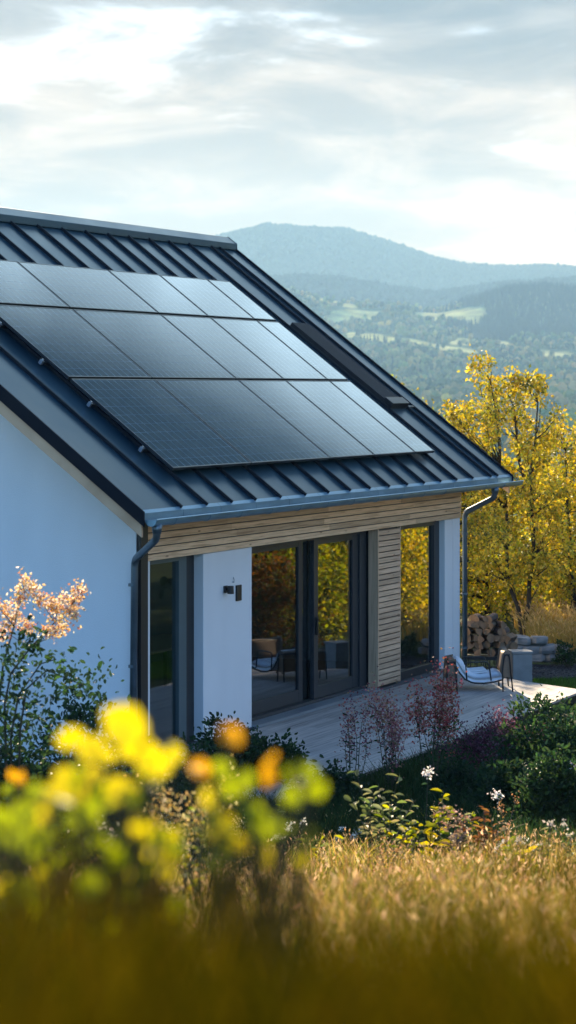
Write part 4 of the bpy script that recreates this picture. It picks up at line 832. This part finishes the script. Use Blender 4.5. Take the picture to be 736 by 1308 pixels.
def field(u, d):
    px = 368 + u * F736; wob = 10 * fbm(px / 40, d / 160, 31); m_ = np.zeros(np.shape(u))
    for (x0, d0), (x1, d1), hw in FIELDS:
        t = np.clip((px - x0) / (x1 - x0), 0, 1); ex = np.maximum(np.maximum(x0 - px, px - x1), 0); dd = np.sqrt((d - (d0 + t * (d1 - d0)) + wob * 4) ** 2 + (ex * 5) ** 2); m_ = np.maximum(m_, np.clip((hw - dd) / 18 + .5, 0, 1))
    return m_
us = np.concatenate([np.linspace(-1.25, -.16, 40), np.linspace(-.15, .16, 190), np.linspace(.17, 1.3, 40)]); dsv = np.concatenate([np.linspace(52, 300, 30), np.linspace(320, 3000, 90), np.linspace(3020, 4800, 130), np.linspace(4830, 8200, 80)])
Dv, Uv = np.meshgrid(dsv, us, indexing='ij'); Rv = Dv.copy(); Th = Uv; Uv = np.tan(Th); bl = np.clip((np.abs(Th) - .2) / .3, 0, 1); Dp = Rv * np.cos(Th); Zv = terrain(Uv, Dp * (1 - bl) + Rv * bl); Zv = np.where(Rv < 70, np.minimum(Zv, ground_z(Dp, Dp * Uv) - .25), Zv)
Dv = Dp; Pv = CAM + FW * Dv[..., None] + RT * (Uv * Dv)[..., None]; Pv[..., 2] = Zv
fm = field(Uv, Dv)[..., None]; nz = (fbm(Uv * Dv / 140, Dv / 140, 51) + .5)[..., None]
fc = np.array([.05, .08, .03]) * (1 - nz) + np.array([.17, .21, .075]) * nz; mead = np.array([.46, .48, .15]) * (1 - nz) + np.array([.56, .50, .22]) * nz
far = np.clip((Dv - 4700) / 400, 0, 1)[..., None]; fc = fc * (1 - far) + np.array([.022, .038, .03]) * (.7 + .6 * nz) * far
cv = fc * (1 - fm) + mead * fm
m, nt, out = new_mat('valley_land'); L = nt.links
pb = N(nt, 'ShaderNodeBsdfDiffuse'); pb.inputs['Roughness'].default_value = .3; L.new(pb.outputs[0], out.inputs[0])
a_ = N(nt, 'ShaderNodeAttribute', attribute_name='col'); tc = N(nt, 'ShaderNodeTexCoord'); n1 = N(nt, 'ShaderNodeTexNoise'); n1.inputs['Scale'].default_value = .035; n1.inputs['Detail'].default_value = 9; L.new(tc.outputs['Object'], n1.inputs['Vector'])
rp = ramp(nt, [(.3, (.55, .55, .55)), (.7, (1.35, 1.35, 1.35))]); L.new(n1.outputs['Fac'], rp.inputs[0]); mx = N(nt, 'ShaderNodeMix', data_type='RGBA', blend_type='MULTIPLY'); mx.inputs['Factor'].default_value = 1
L.new(a_.outputs['Color'], mx.inputs['A']); L.new(rp.outputs[0], mx.inputs['B']); L.new(mx.outputs['Result'], pb.inputs['Color'])
bp = N(nt, 'ShaderNodeBump'); bp.inputs['Strength'].default_value = .6; bp.inputs['Distance'].default_value = 3; L.new(n1.outputs['Fac'], bp.inputs['Height']); L.new(bp.outputs[0], pb.inputs['Normal'])
v = npmesh('hills', Pv.reshape(-1, 3), grid_faces(*Dv.shape), cv.reshape(-1, 3), m, smooth=True); tag(v, 'valley, fields and mountains falling away behind the house', 'hills', kind='structure')
# woods: thousands of crowns that read as one mass
import bmesh
def ico(s):
    b_ = bmesh.new(); bmesh.ops.create_icosphere(b_, subdivisions=s, radius=1); v_ = np.array([x.co[:] for x in b_.verts]); f_ = np.array([[y.index for y in x.verts] for x in b_.faces]); b_.free(); return v_, f_
IV, IF = ico(2); LV, LF = ico(1)
def cone(n=7, rings=5):
    V_ = []; 
    for k in range(rings):
        t = k / rings; 
        for j in range(n):
            an = 2 * math.pi * (j + .5 * (k % 2)) / n; rr = (1 - t) * (.28 if j % 2 else .2); V_.append((rr * math.cos(an), rr * math.sin(an), -1 + 2 * t))
    V_.append((0, 0, 1)); F_ = []
    for k in range(rings - 1):
        for j in range(n): a, b_ = k * n + j, k * n + (j + 1) % n; F_ += [(a, b_, b_ + n), (a, b_ + n, a + n)]
    for j in range(n): F_.append(((rings - 1) * n + j, (rings - 1) * n + (j + 1) % n, rings * n))
    return np.array(V_), np.array(F_)
CV, CF = cone()
def wood(name, label, n, d0, d1, u0, u1, seed, kinds, lobes, hgt, cols, keepf):
    r = np.random.default_rng(seed); d = np.sqrt(r.uniform(d0 ** 2, d1 ** 2, n)); u = r.uniform(u0, u1, n); lat = u * d; k_ = (field(u, d) < .08) & keepf(u, d, lat, r); d, u = d[k_], u[k_]; n = len(d)
    base = CAM + FW * d[:, None] + RT * (u * d)[:, None]; base[:, 2] = terrain(u, d); h = hgt * r.uniform(.6, 1.25, n); tone = pick(r, cols, n, .22)
    T, Fc = {'b': (IV, IF), 'l': (LV, LF), 'c': (CV, CF)}[kinds]; Vs, Fs, Cs = [], [], []; k = 0
    for q in range(lobes):
        if kinds == 'c': c = base + np.array([0, 0, .5]) * h[:, None]; sx = h * .5 * 1.15; sz = h * .55
        else:
            f = 1.0 if lobes == 1 else .68; o_ = r.normal(0, .24, (n, 3)) * (0 if lobes == 1 else 1) * h[:, None]; o_[:, 2] *= .7; c = base + np.array([0, 0, .5]) * h[:, None] + o_; sx = h * .42 * f * r.uniform(.8, 1.2, n); sz = h * .52 * f * r.uniform(.8, 1.15, n)
        an = r.uniform(0, 6.28, n); ca, sa = np.cos(an)[:, None], np.sin(an)[:, None]; t = T[None] * (1 + r.normal(0, .0 if kinds == 'c' else .13, (n, len(T), 1)))
        X = (t[..., 0] * ca - t[..., 1] * sa) * sx[:, None]; Y = (t[..., 0] * sa + t[..., 1] * ca) * sx[:, None]; Z_ = t[..., 2] * sz[:, None]
        V_ = c[:, None] + np.stack([X, Y, Z_], 2); Vs.append(V_.reshape(-1, 3)); Fs.append((Fc[None] + (np.arange(n) * len(T))[:, None, None]).reshape(-1, 3) + k); k += n * len(T); Cs.append(np.repeat(tone * (1 + r.normal(0, .1, (n, 1))), len(T), 0))
    o = npmesh(name, np.concatenate(Vs), np.concatenate(Fs), np.concatenate(Cs), M['woods'], smooth=(kinds != 'c')); return tag(o, label, 'woodland', kind='stuff')
m, nt, out = new_mat('far_foliage'); L = nt.links
pb = N(nt, 'ShaderNodeBsdfDiffuse'); a_ = N(nt, 'ShaderNodeAttribute', attribute_name='col'); L.new(a_.outputs['Color'], pb.inputs['Color'])
tl = N(nt, 'ShaderNodeBsdfTranslucent'); L.new(a_.outputs['Color'], tl.inputs['Color']); mx = N(nt, 'ShaderNodeMixShader'); mx.inputs[0].default_value = .5; L.new(pb.outputs[0], mx.inputs[1]); L.new(tl.outputs[0], mx.inputs[2]); L.new(mx.outputs[0], out.inputs[0])
tc = N(nt, 'ShaderNodeTexCoord'); n1 = N(nt, 'ShaderNodeTexNoise'); n1.inputs['Scale'].default_value = .6; n1.inputs['Detail'].default_value = 4; L.new(tc.outputs['Object'], n1.inputs['Vector']); bp = N(nt, 'ShaderNodeBump'); bp.inputs['Strength'].default_value = 1; bp.inputs['Distance'].default_value = 1.6; L.new(n1.outputs['Fac'], bp.inputs['Height']); L.new(bp.outputs[0], pb.inputs['Normal'])
M['woods'] = m
DEC = [(.17, .24, .07), (.22, .26, .08), (.09, .14, .05), (.32, .32, .12), (.34, .30, .11), (.06, .11, .05)]
CON = [(.02, .036, .022), (.026, .042, .024), (.018, .03, .02)]
patch = lambda s, th: (lambda u, d, lat, r: fbm(lat / 160 + 3, d / 160, s) > th)
wood('valley_woodland', 'rounded broadleaf woods filling the near valley', 2600, 900, 2700, -.10, .17, 201, 'b', 3, 16, DEC, patch(61, -.32))
wood('valley_woodland', 'broadleaf woods on the middle of the valley side', 10500, 2600, 4300, -.10, .19, 202, 'l', 2, 13.5, DEC, lambda u, d, lat, r: (fbm(lat / 130 + 3, d / 130, 62) > -.22) & ~((u > .075) & (d > 3720)))
wood('conifer_wood', 'dark conifer stands on the valley side', 8500, 2500, 4280, -.10, .19, 203, 'c', 1, 15, CON, lambda u, d, lat, r: ((fbm(lat / 150 + 8, d / 150, 63) > .2) | ((u > .072 + .02 * fbm(d / 90, d / 50, 64)) & (d > 3720))))
wood('conifer_wood', 'dense dark conifer forest on the rounded hill at the right', 5200, 3700, 4420, .066, .16, 204, 'c', 1, 16, CON, lambda u, d, lat, r: u > .07 + .012 * np.sin(d / 40))

FARC = [(.02, .035, .024), (.028, .045, .028), (.016, .028, .02)]
wood('mountain_forest', 'dark forest covering the near flank below the mountain', 15000, 4900, 5480, -.10, .20, 205, 'l', 1, 17, FARC, lambda u, d, lat, r: fbm(lat / 260 + 1, d / 260, 65) > -.3)
wood('mountain_forest', 'forest covering the long blue mountain on the skyline', 38000, 6000, 7080, -.14, .20, 206, 'l', 1, 18, FARC, lambda u, d, lat, r: fbm(lat / 300 + 1, d / 300, 66) > -.35)
# ================================================================== AIR
HZ = .00011
mb = MB(); mb.box(-8600, 8600, -60, 8400, -100, 640)
m, nt, out = new_mat('haze_air'); pv = N(nt, 'ShaderNodeVolumePrincipled'); pv.inputs['Color'].default_value = (.34, .64, 1.0, 1); pv.inputs['Absorption Color'].default_value = (1, 1, 1, 1); pv.inputs['Density'].default_value = HZ; pv.inputs['Anisotropy'].default_value = .2; nt.links.new(pv.outputs[0], out.inputs['Volume'])
hz = mb.build('haze', m, None, local=True); hz.location = (CAM[0], CAM[1], 0); hz.rotation_euler = (0, 0, -HEAD); tag(hz, 'thin blue summer haze lying over the whole valley', 'haze', kind='stuff')

# ================================================================== LIGHT
w = bpy.data.worlds.new('World'); sc.world = w; w.use_nodes = True; nt = w.node_tree; nt.nodes.clear(); L = nt.links
wo = N(nt, 'ShaderNodeOutputWorld'); bg = N(nt, 'ShaderNodeBackground'); bg.inputs['Strength'].default_value = .15; L.new(bg.outputs[0], wo.inputs[0])
sky = N(nt, 'ShaderNodeTexSky'); sky.sky_type = 'NISHITA'; sky.sun_disc = False; sky.sun_elevation = SUN_EL; sky.sun_rotation = SUN_AZ; sky.air_density = 1.0; sky.dust_density = .3; sky.ozone_density = 6.0
tc = N(nt, 'ShaderNodeTexCoord')
def math_(op, a, b=None, clamp=False):
    n = N(nt, 'ShaderNodeMath', operation=op, use_clamp=clamp)
    for k, s in enumerate((a, b)):
        if s is None: continue
        if isinstance(s, (int, float)): n.inputs[k].default_value = s
        else: L.new(s, n.inputs[k])
    return n.outputs[0]
sx = N(nt, 'ShaderNodeSeparateXYZ'); L.new(tc.outputs['Generated'], sx.inputs[0])
zc = math_('ADD', math_('MAXIMUM', sx.outputs['Z'], 0.0), .19)
def dotv(v):
    n = N(nt, 'ShaderNodeVectorMath', operation='DOT_PRODUCT'); L.new(tc.outputs['Generated'], n.inputs[0]); n.inputs[1].default_value = tuple(v); return n.outputs['Value']
fwd, rgt = dotv(FW), dotv(RT)
cu, cv_ = math_('DIVIDE', rgt, zc), math_('DIVIDE', fwd, zc)
cb = N(nt, 'ShaderNodeCombineXYZ'); L.new(cu, cb.inputs[0]); L.new(cv_, cb.inputs[1]); cb.inputs[2].default_value = 3.3
def noise(scale, det, off, rough=.55, dist=.0):
    mp = N(nt, 'ShaderNodeMapping'); mp.inputs['Location'].default_value = off; L.new(cb.outputs[0], mp.inputs[0])
    n = N(nt, 'ShaderNodeTexNoise'); n.inputs['Scale'].default_value = scale; n.inputs['Detail'].default_value = det; n.inputs['Roughness'].default_value = rough; n.inputs['Distortion'].default_value = dist; L.new(mp.outputs[0], n.inputs['Vector']); return n.outputs['Fac']
def smap(v, a, b, c=0.0, d=1.0):
    n = N(nt, 'ShaderNodeMapRange', interpolation_type='SMOOTHSTEP'); L.new(v, n.inputs['Value'])
    for k, q in zip(('From Min', 'From Max', 'To Min', 'To Max'), (a, b, c, d)): n.inputs[k].default_value = q
    return n.outputs[0]
n_cov, n_det, n_gry = noise(1.3, 10, (1.7, .4, 0), .6, .35), noise(3.6, 9, (4.1, 2.2, 0), .6, .5), noise(1.0, 7, (7.3, 5.6, 0), .55, .3)
cov = math_('ADD', math_('MULTIPLY', n_cov, .7), math_('MULTIPLY', n_det, .3))
cov = math_('ADD', cov, smap(fwd, -.2, .9, -.16, .16)); cov = math_('ADD', cov, smap(rgt, .15, .85, 0.0, .20))
cov = math_('SUBTRACT', cov, smap(sx.outputs['Z'], .22, .6, 0.0, .22))
mask = smap(cov, .42, .62); mask = math_('MAXIMUM', mask, math_('MULTIPLY', math_('MULTIPLY', smap(sx.outputs['Z'], .22, .34), smap(sx.outputs['Z'], .75, .6)), smap(fwd, .55, .85)))
gry = smap(math_('ADD', math_('MULTIPLY', n_gry, .75), math_('MULTIPLY', n_det, .25)), .44, .62)
band = smap(sx.outputs['Z'], .118, .158); gry2 = math_('MULTIPLY', math_('ADD', math_('MULTIPLY', gry, .35), math_('MULTIPLY', band, math_('MULTIPLY', smap(sx.outputs['Z'], .30, .2), .75))), 1.0, True)
sund = N(nt, 'ShaderNodeVectorMath', operation='DOT_PRODUCT'); L.new(tc.outputs['Generated'], sund.inputs[0]); sund.inputs[1].default_value = tuple(SDIR)
glow = smap(sund.outputs['Value'], .35, 1.0)
lum = math_('ADD', math_('MULTIPLY', glow, CLOUD_GLOW), CLOUD_BASE);  lum = math_('MULTIPLY', lum, smap(math_('ADD', math_('MULTIPLY', n_det, .6), math_('MULTIPLY', n_gry, .4)), .38, .60, 1.12, .62)); lum = math_('ADD', lum, math_('MULTIPLY', smap(rgt, .35, .8), 2.2)); lum = math_('ADD', lum, math_('MULTIPLY', math_('MULTIPLY', smap(sx.outputs['Z'], .20, .36), smap(fwd, .55, .85)), math_('MULTIPLY', smap(n_det, .35, .6, 1.25, .75), CLOUD_HI)))
cw = N(nt, 'ShaderNodeMix', data_type='RGBA'); L.new(gry2, cw.inputs['Factor']); cw.inputs['A'].default_value = (1.0, .86, .72, 1); cw.inputs['B'].default_value = (.43, .46, .50, 1)
cw2 = N(nt, 'ShaderNodeMix', data_type='RGBA'); L.new(smap(sx.outputs['Z'], .20, .36, 0, .9), cw2.inputs['Factor']); L.new(cw.outputs['Result'], cw2.inputs['A']); cw2.inputs['B'].default_value = (.50, .78, 1.0, 1)
cl_ = N(nt, 'ShaderNodeVectorMath', operation='SCALE'); L.new(cw2.outputs['Result'], cl_.inputs[0]); L.new(lum, cl_.inputs['Scale'])
fin = N(nt, 'ShaderNodeMix', data_type='RGBA'); L.new(mask, fin.inputs['Factor']); L.new(sky.outputs[0], fin.inputs['A']); L.new(cl_.outputs[0], fin.inputs['B']); sB = math_('ADD', sx.outputs['Z'], math_('MULTIPLY', rgt, .9)); sB = math_('ADD', sB, math_('MULTIPLY', math_('SUBTRACT', n_det, .5), .04))
bank = math_('MULTIPLY', math_('MULTIPLY', smap(sB, .63, .692), smap(sB, 1.2, 1.0)), math_('MULTIPLY', smap(fwd, .35, .65), .985))
fb = N(nt, 'ShaderNodeMix', data_type='RGBA'); L.new(bank, fb.inputs['Factor']); L.new(fin.outputs['Result'], fb.inputs['A']); fb.inputs['B'].default_value = (.07, .28, .52, 1)
L.new(fb.outputs['Result'], bg.inputs['Color'])
sl_ = bpy.data.lights.new('sun', 'SUN'); sl_.energy = SUN_E; sl_.angle = R(.5); sl_.color = (1.0, .84, .60)
so_ = bpy.data.objects.new('sun', sl_); COL.objects.link(so_); so_.location = (0, 0, 60); so_.rotation_euler = Vector(SDIR).to_track_quat('Z', 'Y').to_euler()

# ================================================================== CAMERA
cam = bpy.data.cameras.new('camera'); co = bpy.data.objects.new('camera', cam); COL.objects.link(co); sc.camera = co
co.location = CAM; co.rotation_euler = (math.pi / 2, 0, -HEAD)
cam.sensor_fit = 'VERTICAL'; cam.sensor_height = 36; cam.sensor_width = 36; cam.lens = 36 * F736 / 1308; cam.shift_y = -(654 - HOR) / 1308
cam.clip_start = .05; cam.clip_end = 40000
cam.dof.use_dof = True; cam.dof.focus_distance = 29; cam.dof.aperture_fstop = (cam.lens / 1000) / .027; cam.dof.aperture_blades = 0
sc.render.resolution_x, sc.render.resolution_y = 576, 1024
sc.view_settings.view_transform = 'Standard'; sc.view_settings.look = 'None'; sc.view_settings.exposure = EXPO; sc.view_settings.gamma = 1
cy_ = sc.cycles; sc.render.engine = 'CYCLES'; cy_.use_denoising = True
try: cy_.denoiser = 'OPENIMAGEDENOISE'
except Exception: pass
cy_.max_bounces = 8; cy_.diffuse_bounces = 3; cy_.glossy_bounces = 4; cy_.transmission_bounces = 6; cy_.transparent_max_bounces = 12; cy_.volume_bounces = 0
cy_.sample_clamp_indirect = 6; cy_.caustics_reflective = False; cy_.caustics_refractive = False
